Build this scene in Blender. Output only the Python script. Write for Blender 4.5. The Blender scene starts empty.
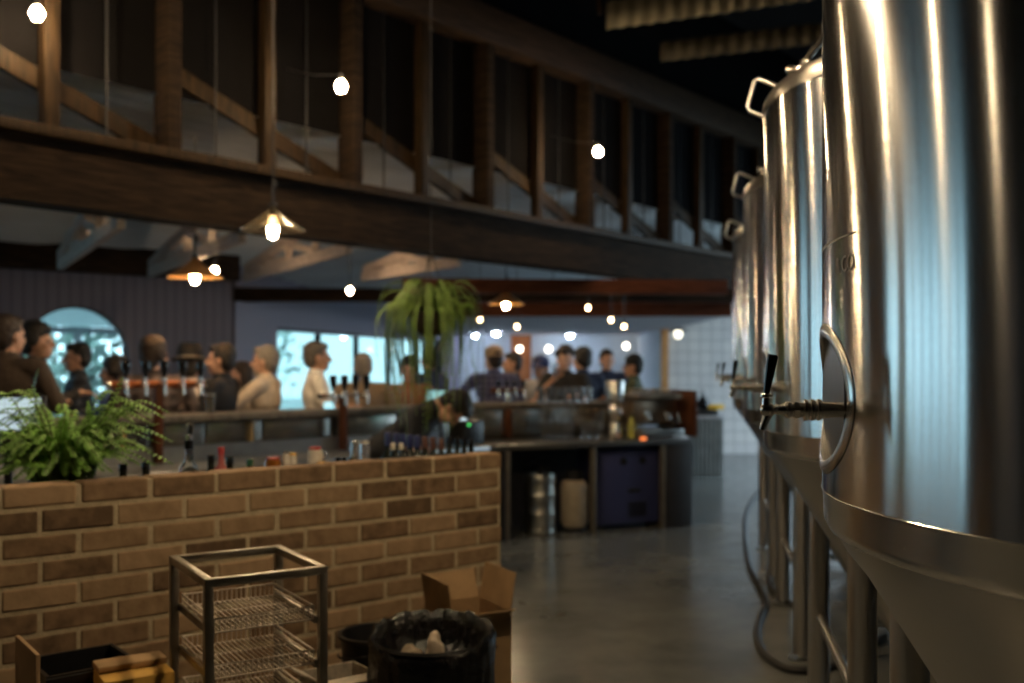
import bpy, bmesh, math, random
from mathutils import Vector, Matrix, noise as mnoise
PI = math.pi
SC = bpy.context.scene
COL = SC.collection
VOX = 1.0
F = 995.0
H = 366.0          # horizon row of the photograph
EYE = 1.55         # camera height
RND = random.Random(7)

def X(px, Y): return (px - 512.0) * Y / F
def Z(py, Y): return EYE + (H - py) * Y / F
def at(px, py, Y): return Vector((X(px, Y), Y, Z(py, Y)))
def R(a): return math.radians(a)

# ------------------------------------------------------------------ materials
MATS = {}
def _mat(name):
    m = bpy.data.materials.new(name); m.use_nodes = True
    nt = m.node_tree; b = nt.nodes['Principled BSDF']
    return m, nt, b

def mat(name, col, rough=.5, metal=0., var=.15, scale=12., bump=0., bscale=None, spec=None, **kw):
    """procedural principled material: base colour varied by noise, optional bump"""
    if name in MATS: return MATS[name]
    m, nt, b = _mat(name); N = nt.nodes; L = nt.links
    tc = N.new('ShaderNodeTexCoord')
    nz = N.new('ShaderNodeTexNoise'); nz.inputs['Scale'].default_value = scale; nz.inputs['Detail'].default_value = 4
    L.new(tc.outputs['Object'], nz.inputs['Vector'])
    rp = N.new('ShaderNodeValToRGB')
    rp.color_ramp.elements[0].position = .3; rp.color_ramp.elements[1].position = .7
    rp.color_ramp.elements[0].color = (*[c * (1 - var) for c in col], 1)
    rp.color_ramp.elements[1].color = (*[min(1, c * (1 + var)) for c in col], 1)
    L.new(nz.outputs['Fac'], rp.inputs['Fac']); L.new(rp.outputs['Color'], b.inputs['Base Color'])
    b.inputs['Roughness'].default_value = rough; b.inputs['Metallic'].default_value = metal
    if spec is not None: b.inputs['Specular IOR Level'].default_value = spec
    if bump:
        n2 = N.new('ShaderNodeTexNoise'); n2.inputs['Scale'].default_value = bscale or scale * 3
        n2.inputs['Detail'].default_value = 5
        L.new(tc.outputs['Object'], n2.inputs['Vector'])
        bp = N.new('ShaderNodeBump'); bp.inputs['Strength'].default_value = bump; bp.inputs['Distance'].default_value = .01
        L.new(n2.outputs['Fac'], bp.inputs['Height']); L.new(bp.outputs['Normal'], b.inputs['Normal'])
    for k, v in kw.items():
        b.inputs[k.replace('_', ' ')].default_value = v
    MATS[name] = m
    return m

def mat_emit(name, col, strength):
    if name in MATS: return MATS[name]
    m, nt, b = _mat(name)
    b.inputs['Base Color'].default_value = (*col, 1)
    b.inputs['Emission Color'].default_value = (*col, 1); b.inputs['Emission Strength'].default_value = strength
    MATS[name] = m; return m

def mat_glass(name, col=(1, 1, 1), rough=.02, ior=1.45):
    if name in MATS: return MATS[name]
    m, nt, b = _mat(name)
    b.inputs['Base Color'].default_value = (*col, 1); b.inputs['Roughness'].default_value = rough
    b.inputs['Transmission Weight'].default_value = 1; b.inputs['IOR'].default_value = ior
    MATS[name] = m; return m

def mat_pane(name, col, gloss=.06):
    """thin window glass: tinted see-through with a mirror sheen"""
    m = bpy.data.materials.new(name); m.use_nodes = True; nt = m.node_tree; N = nt.nodes; L = nt.links
    N.clear(); o = N.new('ShaderNodeOutputMaterial'); mx = N.new('ShaderNodeMixShader')
    t = N.new('ShaderNodeBsdfTransparent'); t.inputs[0].default_value = (*col, 1)
    g = N.new('ShaderNodeBsdfGlossy'); g.inputs['Roughness'].default_value = .03
    mx.inputs[0].default_value = gloss
    L.new(t.outputs[0], mx.inputs[1]); L.new(g.outputs[0], mx.inputs[2]); L.new(mx.outputs[0], o.inputs[0])
    MATS[name] = m; return m

def mat_steel(name, col=(.62, .62, .60), rough=.28, aniso=.85, rot=0., tangent='Z', scratch=.15):
    """brushed stainless steel, grain running round the Z axis"""
    m, nt, b = _mat(name); N = nt.nodes; L = nt.links
    b.inputs['Metallic'].default_value = 1
    tc = N.new('ShaderNodeTexCoord'); mp = N.new('ShaderNodeMapping'); mp.inputs['Scale'].default_value = (1.2, 1.2, 260)
    L.new(tc.outputs['Object'], mp.inputs['Vector'])
    nz = N.new('ShaderNodeTexNoise'); nz.inputs['Scale'].default_value = 3; nz.inputs['Detail'].default_value = 6
    L.new(mp.outputs[0], nz.inputs['Vector'])
    rr = N.new('ShaderNodeMapRange'); rr.inputs[3].default_value = rough * (1 - scratch * .4); rr.inputs[4].default_value = rough * (1 + scratch * .4)
    L.new(nz.outputs['Fac'], rr.inputs[0]); L.new(rr.outputs[0], b.inputs['Roughness'])
    rp = N.new('ShaderNodeValToRGB')
    rp.color_ramp.elements[0].color = (*[c * .93 for c in col], 1); rp.color_ramp.elements[1].color = (*[min(1, c * 1.05) for c in col], 1)
    L.new(nz.outputs['Fac'], rp.inputs['Fac']); L.new(rp.outputs['Color'], b.inputs['Base Color'])
    b.inputs['Anisotropic'].default_value = aniso; b.inputs['Anisotropic Rotation'].default_value = rot
    tg = N.new('ShaderNodeTangent'); tg.direction_type = 'RADIAL'; tg.axis = tangent
    L.new(tg.outputs[0], b.inputs['Tangent'])
    MATS[name] = m; return m

def mat_wood(name, c1, c2, rough=.6, stretch=(1, 1, 12), scale=4., bump=.2):
    m, nt, b = _mat(name); N = nt.nodes; L = nt.links
    tc = N.new('ShaderNodeTexCoord'); mp = N.new('ShaderNodeMapping')
    mp.inputs['Scale'].default_value = stretch
    L.new(tc.outputs['Object'], mp.inputs['Vector'])
    nz = N.new('ShaderNodeTexNoise'); nz.inputs['Scale'].default_value = scale; nz.inputs['Detail'].default_value = 7; nz.inputs['Distortion'].default_value = .6
    L.new(mp.outputs[0], nz.inputs['Vector'])
    rp = N.new('ShaderNodeValToRGB'); rp.color_ramp.elements[0].position = .35; rp.color_ramp.elements[1].position = .65
    rp.color_ramp.elements[0].color = (*c1, 1); rp.color_ramp.elements[1].color = (*c2, 1)
    L.new(nz.outputs['Fac'], rp.inputs['Fac']); L.new(rp.outputs['Color'], b.inputs['Base Color'])
    bp = N.new('ShaderNodeBump'); bp.inputs['Strength'].default_value = bump; bp.inputs['Distance'].default_value = .005
    L.new(nz.outputs['Fac'], bp.inputs['Height']); L.new(bp.outputs['Normal'], b.inputs['Normal'])
    b.inputs['Roughness'].default_value = rough; b.inputs['Specular IOR Level'].default_value = .12
    MATS[name] = m; return m

def mat_plaid(name, base, line, line2, s=9.):
    """checked shirt cloth: crossing bands of wave texture in object space"""
    m, nt, b = _mat(name); N = nt.nodes; L = nt.links
    tc = N.new('ShaderNodeTexCoord'); prev = None
    for k, (ax, c, sc_) in enumerate((('X', line, s), ('Z', line, s), ('X', line2, s * .5), ('Z', line2, s * .5))):
        w = N.new('ShaderNodeTexWave'); w.bands_direction = ax; w.inputs['Scale'].default_value = sc_
        w.inputs['Distortion'].default_value = .25; w.inputs['Phase Offset'].default_value = k * .7
        L.new(tc.outputs['Object'], w.inputs['Vector'])
        rp = N.new('ShaderNodeValToRGB'); rp.color_ramp.elements[0].position = .72; rp.color_ramp.elements[1].position = .8
        rp.color_ramp.elements[0].color = (0, 0, 0, 1); rp.color_ramp.elements[1].color = (.6, .6, .6, 1)
        L.new(w.outputs['Fac'], rp.inputs['Fac'])
        mx = N.new('ShaderNodeMix'); mx.data_type = 'RGBA'
        L.new(rp.outputs['Color'], mx.inputs[0])
        if prev is None: mx.inputs[6].default_value = (*base, 1)
        else: L.new(prev, mx.inputs[6])
        mx.inputs[7].default_value = (*c, 1); prev = mx.outputs[2]
    L.new(prev, b.inputs['Base Color']); b.inputs['Roughness'].default_value = .85
    MATS[name] = m; return m

# ------------------------------------------------------------------ mesh builder
def frame_of(d):
    d = d.normalized(); u = Vector((0, 0, 1)) if abs(d.z) < .95 else Vector((1, 0, 0))
    a = d.cross(u).normalized(); return a, d.cross(a).normalized(), d

class MB:
    """collects shapes and links them as ONE mesh object"""
    def __init__(s): s.bm = bmesh.new(); s.M = Matrix.Identity(4)
    def v(s, p): return s.bm.verts.new(s.M @ Vector(p))
    def face(s, vs, mi=0):
        try: f = s.bm.faces.new(vs)
        except ValueError: return None
        f.material_index = mi; return f
    def box(s, c, d, rz=0., bev=0., mi=0, rot=None):
        """centre, full size"""
        m = Matrix.Translation(Vector(c)) @ (rot.to_4x4() if rot is not None else Matrix.Rotation(rz, 4, 'Z'))
        vs = [s.bm.verts.new(s.M @ m @ Vector((x * d[0] / 2, y * d[1] / 2, z * d[2] / 2))) for x in (-1, 1) for y in (-1, 1) for z in (-1, 1)]
        fs = [s.face([vs[i] for i in q], mi) for q in ((0, 1, 3, 2), (4, 6, 7, 5), (0, 4, 5, 1), (2, 3, 7, 6), (0, 2, 6, 4), (1, 5, 7, 3))]
        if bev:
            es = list({e for f in fs for e in f.edges})
            bmesh.ops.bevel(s.bm, geom=es, offset=min(bev, min(d) * .45), segments=2, affect='EDGES', profile=.5)
        return s
    def beam(s, a, b, w, h, mi=0, bev=0., up=(0, 0, 1)):
        """rectangular bar from a to b, w across and h along up"""
        a = Vector(a); b = Vector(b); d = b - a; y = d.normalized(); u = Vector(up)
        if abs(y.dot(u)) > .98: u = Vector((0, 1, 0))
        x = y.cross(u).normalized(); z = x.cross(y).normalized()
        rot = Matrix((x, y, z)).transposed()
        return s.box((a + b) / 2, (w, d.length, h), bev=bev, mi=mi, rot=rot)
    def cyl(s, a, b, r1, r2=None, n=16, mi=0, cap=True):
        a = Vector(a); b = Vector(b); r2 = r1 if r2 is None else r2
        x, y, _ = frame_of(b - a)
        A = [s.v(a + (x * math.cos(2 * PI * i / n) + y * math.sin(2 * PI * i / n)) * r1) for i in range(n)]
        B = [s.v(b + (x * math.cos(2 * PI * i / n) + y * math.sin(2 * PI * i / n)) * r2) for i in range(n)]
        for i in range(n): s.face([A[i], B[i], B[(i + 1) % n], A[(i + 1) % n]], mi)
        if cap:
            if r1 > 1e-5: s.face(A, mi)
            if r2 > 1e-5: s.face(B[::-1], mi)
        return s
    def lathe(s, prof, n=32, c=(0, 0, 0), mi=0, close=False, axis=None):
        """profile of (radius, height) turned round z (or round axis)"""
        c = Vector(c)
        if axis is None: x, y, z = Vector((1, 0, 0)), Vector((0, 1, 0)), Vector((0, 0, 1))
        else: x, y, z = frame_of(Vector(axis))
        rings = []
        for r, h in prof:
            if r < 1e-6: rings.append([s.v(c + z * h)])
            else: rings.append([s.v(c + (x * math.cos(2 * PI * i / n) + y * math.sin(2 * PI * i / n)) * r + z * h) for i in range(n)])
        prs = list(zip(rings, rings[1:]))
        if close: prs.append((rings[-1], rings[0]))
        for A, B in prs:
            for i in range(n):
                j = (i + 1) % n
                if len(A) == 1 and len(B) == 1: continue
                if len(A) == 1: s.face([A[0], B[j], B[i]], mi)
                elif len(B) == 1: s.face([A[i], A[j], B[0]], mi)
                else: s.face([A[i], A[j], B[j], B[i]], mi)
        return s
    def ball(s, c, r, n=14, mi=0, rot=None):
        c = Vector(c); r = (r, r, r) if not hasattr(r, '__len__') else r
        m = rot if rot is not None else Matrix.Identity(3)
        k = n // 2; rings = []
        for j in range(k + 1):
            t = PI * j / k
            if j in (0, k): rings.append([s.v(c + m @ Vector((0, 0, r[2] * math.cos(t))))])
            else: rings.append([s.v(c + m @ Vector((r[0] * math.sin(t) * math.cos(2 * PI * i / n), r[1] * math.sin(t) * math.sin(2 * PI * i / n), r[2] * math.cos(t)))) for i in range(n)])
        for A, B in zip(rings, rings[1:]):
            for i in range(n):
                j = (i + 1) % n
                if len(A) == 1: s.face([A[0], B[i], B[j]], mi)
                elif len(B) == 1: s.face([A[i], B[0], A[j]], mi)
                else: s.face([A[i], B[i], B[j], A[j]], mi)
        return s
    def cone(s, a, b, r1, r2, n=10, mi=0):
        """round-ended tapered limb"""
        a = Vector(a); b = Vector(b); s.cyl(a, b, r1, r2, n, mi); s.ball(a, r1, n, mi); s.ball(b, r2, n, mi); return s
    def tube(s, pts, r, n=8, mi=0, closed=False):
        pts = [Vector(p) for p in pts]; rings = []; m = len(pts); up = None
        for i, p in enumerate(pts):
            if closed: d = pts[(i + 1) % m] - pts[i - 1]
            else: d = pts[min(i + 1, m - 1)] - pts[max(i - 1, 0)]
            d.normalize()
            if up is None: x, y, _ = frame_of(d)
            else:
                x = up - d * up.dot(d); x.normalize(); y = d.cross(x)
            up = x; rr = r(i / (m - 1)) if callable(r) else r
            rings.append([s.v(p + (x * math.cos(2 * PI * k / n) + y * math.sin(2 * PI * k / n)) * rr) for k in range(n)])
        prs = list(zip(rings, rings[1:]))
        if closed: prs.append((rings[-1], rings[0]))
        for A, B in prs:
            for k in range(n): s.face([A[k], A[(k + 1) % n], B[(k + 1) % n], B[k]], mi)
        if not closed: s.face(rings[0][::-1], mi); s.face(rings[-1], mi)
        return s
    def prism(s, poly, z0, z1, mi=0):
        A = [s.v((x, y, z0)) for x, y in poly]; B = [s.v((x, y, z1)) for x, y in poly]; n = len(poly)
        s.face(A[::-1], mi); s.face(B, mi)
        for i in range(n): s.face([A[i], A[(i + 1) % n], B[(i + 1) % n], B[i]], mi)
        return s
    def quad(s, a, b, c, d, mi=0):
        s.face([s.v(a), s.v(b), s.v(c), s.v(d)], mi); return s
    def mesh(s, name, mats, sharp=38., recalc=True):
        bm = s.bm
        if recalc: bmesh.ops.recalc_face_normals(bm, faces=bm.faces)
        for f in bm.faces: f.smooth = True
        for e in bm.edges:
            if len(e.link_faces) == 2 and e.calc_face_angle(0) > R(sharp): e.smooth = False
        me = bpy.data.meshes.new(name); bm.to_mesh(me); bm.free()
        for m in (mats if isinstance(mats, (list, tuple)) else [mats]): me.materials.append(m)
        return me
    def build(s, name, mats, parent=None, sharp=38., recalc=True, loc=None):
        o = bpy.data.objects.new(name, s.mesh(name, mats, sharp, recalc)); COL.objects.link(o)
        if parent is not None: o.parent = parent
        if loc is not None: o.location = loc
        return o

def tag(o, label=None, cat=None, group=None, kind=None):
    if label: o['label'] = label
    if cat: o['category'] = cat
    if group: o['group'] = group
    if kind: o['kind'] = kind
    return o
def thing(name, label, cat, loc=(0, 0, 0), rz=0., group=None):
    o = bpy.data.objects.new(name, None); COL.objects.link(o); o.empty_display_size = .1
    o.location = loc; o.rotation_euler = (0, 0, rz)
    return tag(o, label, cat, group)
def struct(name, mb, m, **kw):
    return tag(mb.build(name, m, **kw), kind='structure')
def copy_tree(o, parent=None):
    c = o.copy(); COL.objects.link(c); c.parent = parent
    for ch in [q for q in bpy.data.objects if q.parent == o]: copy_tree(ch, c)
    return c
def remeshed(mb, name, mats, voxel, smooth=4, disp=0.):
    voxel *= VOX
    """melts the collected shapes into one continuous skin"""
    me = mb.mesh(name, mats)
    o = bpy.data.objects.new('tmp', me); COL.objects.link(o)
    r = o.modifiers.new('r', 'REMESH'); r.mode = 'VOXEL'; r.voxel_size = voxel; r.use_smooth_shade = True
    if smooth:
        k = o.modifiers.new('s', 'SMOOTH'); k.factor = .5; k.iterations = smooth
    dg = bpy.context.evaluated_depsgraph_get(); ev = o.evaluated_get(dg)
    out = bpy.data.meshes.new_from_object(ev); out.name = name
    bpy.data.objects.remove(o); bpy.data.meshes.remove(me)
    if disp:
        for v in out.vertices:
            n = mnoise.noise(v.co * 38) + .6 * mnoise.noise(v.co * 90)
            v.co += v.normal * n * disp
    out.materials.clear()
    for m in (mats if isinstance(mats, (list, tuple)) else [mats]): out.materials.append(m)
    for p in out.polygons: p.use_smooth = True; p.material_index = 0
    return out
def add_mesh(name, me, parent):
    o = bpy.data.objects.new(name, me); COL.objects.link(o); o.parent = parent; return o

# ------------------------------------------------------------------ palette
steel_tank = mat_steel('brushed_tank_steel', (.56, .55, .53), .18, 1.0, .25)
steel = mat('stainless_steel', (.55, .55, .53), .3, 1., .08, 20)
steel_dull = mat('dull_bench_steel', (.36, .37, .38), .42, 1., .12, 9)
steel_leg = mat_steel('leg_steel', (.6, .58, .55), .3, .7, .25)
chrome = mat('chrome', (.80, .77, .72), .26, 1., .03, 10)
copper = mat('copper_pipe', (.38, .13, .055), .5, 1., .1, 20)
black_pl = mat('black_plastic', (.012, .012, .013), .38, 0, .2, 30)
black_gl = mat('black_gloss', (.01, .01, .012), .15, 0, .1, 30)
black_mt = mat('black_metal', (.02, .02, .022), .5, .3, .2, 30)
rubber = mat('black_rubber', (.012, .012, .013), .55, 0, .2, 30)
bag_m = mat('black_bin_bag', (.006, .006, .007), .2, 0, .2, 30, bump=1., bscale=38)
card = mat('brown_cardboard', (.40, .26, .13), .85, 0, .12, 14, bump=.1)
card_in = mat('cardboard_inside', (.36, .23, .12), .9, 0, .12, 14)
paper_m = mat('crumpled_paper', (.55, .45, .34), .9, 0, .2, 14, bump=.5)
beam_m = mat_wood('dark_stained_timber', (.012, .008, .006), (.034, .021, .013), .9)
beam_red = mat_wood('red_brown_timber', (.07, .022, .012), (.13, .045, .022), .6)
post_m = mat_wood('brown_timber', (.014, .009, .005), (.046, .027, .013), .6, (12, 12, 1))
pale_m = mat_wood('weathered_pale_timber', (.46, .38, .34), (.72, .62, .56), .75, (8, 8, 8))
brown_post = mat_wood('red_brown_post', (.06, .022, .012), (.12, .045, .022), .5, (12, 12, 1))
bartop = mat_wood('grey_bar_top', (.10, .09, .08), (.19, .17, .15), .4, (3, 12, 3))
skin_a = mat('skin', (.58, .33, .23), .55, 0, .08, 25)
skin_b = mat('tanned_skin', (.48, .26, .17), .55, 0, .08, 25)
hair_br = mat('brown_hair', (.028, .016, .010), .6, 0, .4, 60, bump=.6, bscale=160)
hair_dk = mat('dark_hair', (.012, .009, .008), .55, 0, .4, 60, bump=.6, bscale=160)
hair_gr = mat('grey_hair', (.26, .22, .19), .65, 0, .3, 60, bump=.6, bscale=160)
eye_m = mat('dark_eye', (.02, .015, .012), .2)
leaf_m = mat('fern_leaf', (.20, .42, .07), .5, 0, .45, 9)
leaf_d = mat('hanging_fern_leaf', (.19, .32, .06), .5, 0, .5, 7)
stem_m = mat('fern_stem', (.07, .09, .02), .6)
soil = mat('soil', (.03, .02, .012), .95, 0, .4, 40, bump=.6)
glass = mat_glass('clear_glass', (.96, .98, .98), .02)
WORLD = 5.0
# ================================================================== camera + world
cam = bpy.data.cameras.new('camera'); co = bpy.data.objects.new('camera', cam); COL.objects.link(co)
co.location = (0, 0, EYE); co.rotation_euler = (PI / 2, 0, 0)
cam.sensor_width = 36; cam.lens = 36 * F / 1024; cam.shift_y = (H - 341.5) / 1024
cam.clip_start = .05; cam.clip_end = 300
cam.dof.use_dof = True; cam.dof.focus_distance = 2.0; cam.dof.aperture_fstop = 2.4; cam.dof.aperture_blades = 9
SC.camera = co
w = bpy.data.worlds.new('world'); SC.world = w; w.use_nodes = True
bg = w.node_tree.nodes['Background']
sky = w.node_tree.nodes.new('ShaderNodeTexSky'); sky.sky_type = 'PREETHAM'; sky.turbidity = 4; sky.sun_direction = (.3, -.8, .5)
mixw = w.node_tree.nodes.new('ShaderNodeMix'); mixw.data_type = 'RGBA'; mixw.inputs[0].default_value = .88
w.node_tree.links.new(sky.outputs[0], mixw.inputs[6]); mixw.inputs[7].default_value = (.62, .85, 1.0, 1)
w.node_tree.links.new(mixw.outputs[2], bg.inputs[0]); bg.inputs[1].default_value = WORLD
SC.view_settings.view_transform = 'Standard'; SC.view_settings.look = 'None'
SC.view_settings.exposure = 0; SC.view_settings.gamma = 1; SC.view_settings.use_curve_mapping = False
cy = SC.cycles
cy.use_denoising = True; cy.max_bounces = 7; cy.diffuse_bounces = 3; cy.glossy_bounces = 4; cy.transmission_bounces = 6
cy.transparent_max_bounces = 12; cy.sample_clamp_indirect = 4; cy.caustics_reflective = False; cy.caustics_refractive = False

# ================================================================== plan lines
def unit(v): return Vector(v).normalized()
T0 = Vector((-3.165, 6.15)); TU = Vector((.637, .770)).normalized(); TN = Vector((-TU.y, TU.x))   # big truss line, normal to the bar side
def tp(s, q=0, z=0):
    p = T0 + TU * s + TN * q; return Vector((p.x, p.y, z))
def ts(px):      # distance along the truss line for a column of the photograph
    k = (px - 512) / F
    return (k * T0.y - T0.x) / (TU.x - k * TU.y)
W0 = Vector((-3.52, 12.4)); WA = Vector((-.76, -.65)).normalized(); WB = Vector((.26, .965)).normalized()
BR0 = at(0, 488, 3.3); BR1 = at(502, 453, 4.66)
TOPB = EYE - .405
bu = (BR1 - BR0); bu.z = 0; bu.normalize(); bn = Vector((bu.y, -bu.x, 0))   # normal to the camera side
def wp(s, q, z):      # point by the brick wall: s along from its right end leftwards, q behind
    p = BR1 - bu * s - bn * q; return Vector((p.x, p.y, z))
def ws(px, q):
    """distance s such that wp(s,q) falls on column px"""
    k = (px - 512) / F; b = BR1 - bn * q
    return (b.x - k * b.y) / (bu.x - k * bu.y)
B0 = Vector((-3.17, 6.2)); BU = Vector((.71, .705)).normalized(); BN = Vector((-BU.y, BU.x))       # left bar line, normal to the drinkers
def bp_(s, q=0, z=0):
    p = B0 + BU * s + BN * q; return Vector((p.x, p.y, z))
def bs(px, q=0):
    k = (px - 512) / F; b = B0 + BN * q
    return (k * b.y - b.x) / (BU.x - k * BU.y)
C0 = Vector((-.115, 8.75)); CU = Vector((.907, .42)).normalized(); CN = Vector((-CU.y, CU.x))       # right bench front edge
def cp(s, q=0, z=0):
    p = C0 + CU * s + CN * q; return Vector((p.x, p.y, z))
def cs(px, q=0):
    k = (px - 512) / F; b = C0 + CN * q
    return (k * b.y - b.x) / (CU.x - k * CU.y)
AT = math.atan2(TU.y, TU.x); AB = math.atan2(BU.y, BU.x); AC = math.atan2(CU.y, CU.x); AW = math.atan2(bu.y, bu.x)

# ================================================================== setting
# floor: polished concrete
m, nt, b = _mat('polished_concrete'); N = nt.nodes; L = nt.links
tc = N.new('ShaderNodeTexCoord')
n1 = N.new('ShaderNodeTexNoise'); n1.inputs['Scale'].default_value = .9; n1.inputs['Detail'].default_value = 8; n1.inputs['Roughness'].default_value = .65
L.new(tc.outputs['Object'], n1.inputs['Vector'])
rp = N.new('ShaderNodeValToRGB'); rp.color_ramp.elements[0].position = .32; rp.color_ramp.elements[1].position = .7
rp.color_ramp.elements[0].color = (.085, .09, .088, 1); rp.color_ramp.elements[1].color = (.22, .23, .22, 1)
L.new(n1.outputs['Fac'], rp.inputs['Fac'])
n2 = N.new('ShaderNodeTexNoise'); n2.inputs['Scale'].default_value = 5; n2.inputs['Detail'].default_value = 8
L.new(tc.outputs['Object'], n2.inputs['Vector'])
mr = N.new('ShaderNodeMapRange'); mr.inputs[3].default_value = .12; mr.inputs[4].default_value = .32
L.new(n2.outputs['Fac'], mr.inputs[0]); L.new(mr.outputs[0], b.inputs['Roughness']); L.new(rp.outputs['Color'], b.inputs['Base Color'])
MATS['floor'] = m
f = MB(); f.box((-3, 8, -.05), (26, 34, .1)); struct('floor', f, m)

def wallmat(name, c1, c2, pitch, ax='X', rough=.75, bumpd=.6):
    """painted boards: groove lines every pitch metres along the wall's own x"""
    m, nt, b = _mat(name); N = nt.nodes; L = nt.links
    tc = N.new('ShaderNodeTexCoord'); wv = N.new('ShaderNodeTexWave'); wv.bands_direction = ax
    wv.inputs['Scale'].default_value = .314 / pitch; wv.inputs['Distortion'].default_value = 0
    L.new(tc.outputs['Object'], wv.inputs['Vector'])
    rp = N.new('ShaderNodeValToRGB'); rp.color_ramp.elements[0].position = .05; rp.color_ramp.elements[1].position = .16
    rp.color_ramp.elements[0].color = (*c1, 1); rp.color_ramp.elements[1].color = (*c2, 1)
    L.new(wv.outputs['Fac'], rp.inputs['Fac']); L.new(rp.outputs['Color'], b.inputs['Base Color'])
    bp = N.new('ShaderNodeBump'); bp.inputs['Strength'].default_value = bumpd; bp.inputs['Distance'].default_value = .01
    L.new(rp.outputs['Color'], bp.inputs['Height']); L.new(bp.outputs['Normal'], b.inputs['Normal'])
    b.inputs['Roughness'].default_value = rough; MATS[name] = m; return m
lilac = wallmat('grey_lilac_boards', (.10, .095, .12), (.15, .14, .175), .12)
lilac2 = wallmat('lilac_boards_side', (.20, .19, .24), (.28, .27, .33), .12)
darkwall = mat('dark_cladding_and_void', (.006, .0055, .006), .95, 0, .2, 3, spec=.05)
pale = mat('pale_blue_grey_plaster', (.52, .57, .62), .8, 0, .06, 3)
soffit_m = mat('white_soffit_paint', (.60, .60, .66), .7, 0, .05, 3)
frame_m = mat('dark_window_frame', (.05, .05, .055), .5, .2)
trimw = mat('painted_trim', (.42, .42, .44), .5)

def wall_obj(name, P0, P1, z0, z1, t, holes, m, arch=None):
    """upright wall from P0 to P1 (object x runs along it) with rectangular holes (s0,s1,za,zb);
    arch=(s_centre, radius, z_spring, z_bottom) cuts a round-headed hole"""
    P0 = Vector(P0); P1 = Vector(P1); Ln = (P1 - P0).length; mb = MB()
    cuts = sorted({0, Ln, *[h[0] for h in holes], *[h[1] for h in holes]})
    if arch: sc_, ra, zs, zb = arch; cuts = sorted({*cuts, sc_ - ra, sc_ + ra})
    for a, c in zip(cuts, cuts[1:]):
        mid = (a + c) / 2; hs = [h for h in holes if h[0] < mid < h[1]]
        if arch and sc_ - ra < mid < sc_ + ra:
            if zb > z0: mb.box((mid, 0, (z0 + zb) / 2), (c - a, t, zb - z0))
            n = 40
            for i in range(n):
                x0 = sc_ - ra + 2 * ra * i / n; x1 = x0 + 2 * ra / n
                h0 = zs + math.sqrt(max(0, ra * ra - (x0 - sc_) ** 2)); h1 = zs + math.sqrt(max(0, ra * ra - (x1 - sc_) ** 2))
                for y in (-t / 2, t / 2): mb.quad((x0, y, h0), (x1, y, h1), (x1, y, z1), (x0, y, z1))
                mb.quad((x0, -t / 2, h0), (x1, -t / 2, h1), (x1, t / 2, h1), (x0, t / 2, h0))
        elif hs:
            za, zb2 = hs[0][2], hs[0][3]
            if za > z0: mb.box((mid, 0, (z0 + za) / 2), (c - a, t, za - z0))
            if zb2 < z1: mb.box((mid, 0, (z1 + zb2) / 2), (c - a, t, z1 - zb2))
        else: mb.box((mid, 0, (z0 + z1) / 2), (c - a, t, z1 - z0))
    o = mb.build(name, m); o.location = (P0.x, P0.y, 0); o.rotation_euler = (0, 0, math.atan2(P1.y - P0.y, P1.x - P0.x))
    return tag(o, kind='structure')

def wA(s): return W0 + WA * s         # left wall (with the arch), from the corner leftwards
def wB(s): return W0 + WB * s
def sA(px):
    k = (px - 512) / F; return (k * W0.y - W0.x) / (WA.x - k * WA.y)
def sB(px):
    k = (px - 512) / F; return (k * W0.y - W0.x) / (WB.x - k * WB.y)
s_l, s_r = sA(19), sA(127)
s_c = (s_l + s_r) / 2; ra = abs(s_l - s_r) / 2; Yc = wA(s_c).y
zs = Z(306, Yc) - ra
bigw = (5.4, 9.9); smallw = (3.95, 4.95)
tint = mat_pane('tinted_window_glass', (.50, .60, .59)); clear_p = mat_pane('clear_window_glass', (.80, .92, .95), .05)
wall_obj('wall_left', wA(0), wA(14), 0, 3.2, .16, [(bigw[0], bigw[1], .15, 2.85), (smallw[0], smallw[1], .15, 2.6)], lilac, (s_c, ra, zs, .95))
sw0, sw1 = sB(272), sB(440)
zt = Z(327, wB(sw0).y); zl = .8
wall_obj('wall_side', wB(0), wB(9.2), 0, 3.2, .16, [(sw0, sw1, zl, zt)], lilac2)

def window(name, P, U, s0, s1, z0, z1, n, gm, fm=frame_m, w_=.05):
    o = bpy.data.objects.new(name, None); COL.objects.link(o); a = P + U * s0
    o.location = (a.x, a.y, 0); o.rotation_euler = (0, 0, math.atan2(U.y, U.x)); tag(o, kind='structure')
    Ln = s1 - s0; fr = MB()
    for z in (z0 + w_ / 2, z1 - w_ / 2): fr.box((Ln / 2, 0, z), (Ln, .09, w_))
    for i in range(n + 1): fr.box((min(max(Ln * i / n, w_ / 2), Ln - w_ / 2), 0, (z0 + z1) / 2), (w_, .085, z1 - z0 - 2 * w_))
    fr.build('window_frame', fm, o)
    for i in range(n): MB().box((Ln * (i + .5) / n, 0, (z0 + z1) / 2), (Ln / n - w_, .008, z1 - z0 - 2 * w_)).build('window_pane', gm, o)
    return o
window('window_1', W0, WB, sw0, sw1, zl, zt, 5, tint)
window('window_2', W0, WA, bigw[0], bigw[1], .15, 2.85, 7, clear_p, w_=.09)
window('window_4', W0, WA, smallw[0], smallw[1], .15, 2.6, 1, clear_p)
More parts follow.
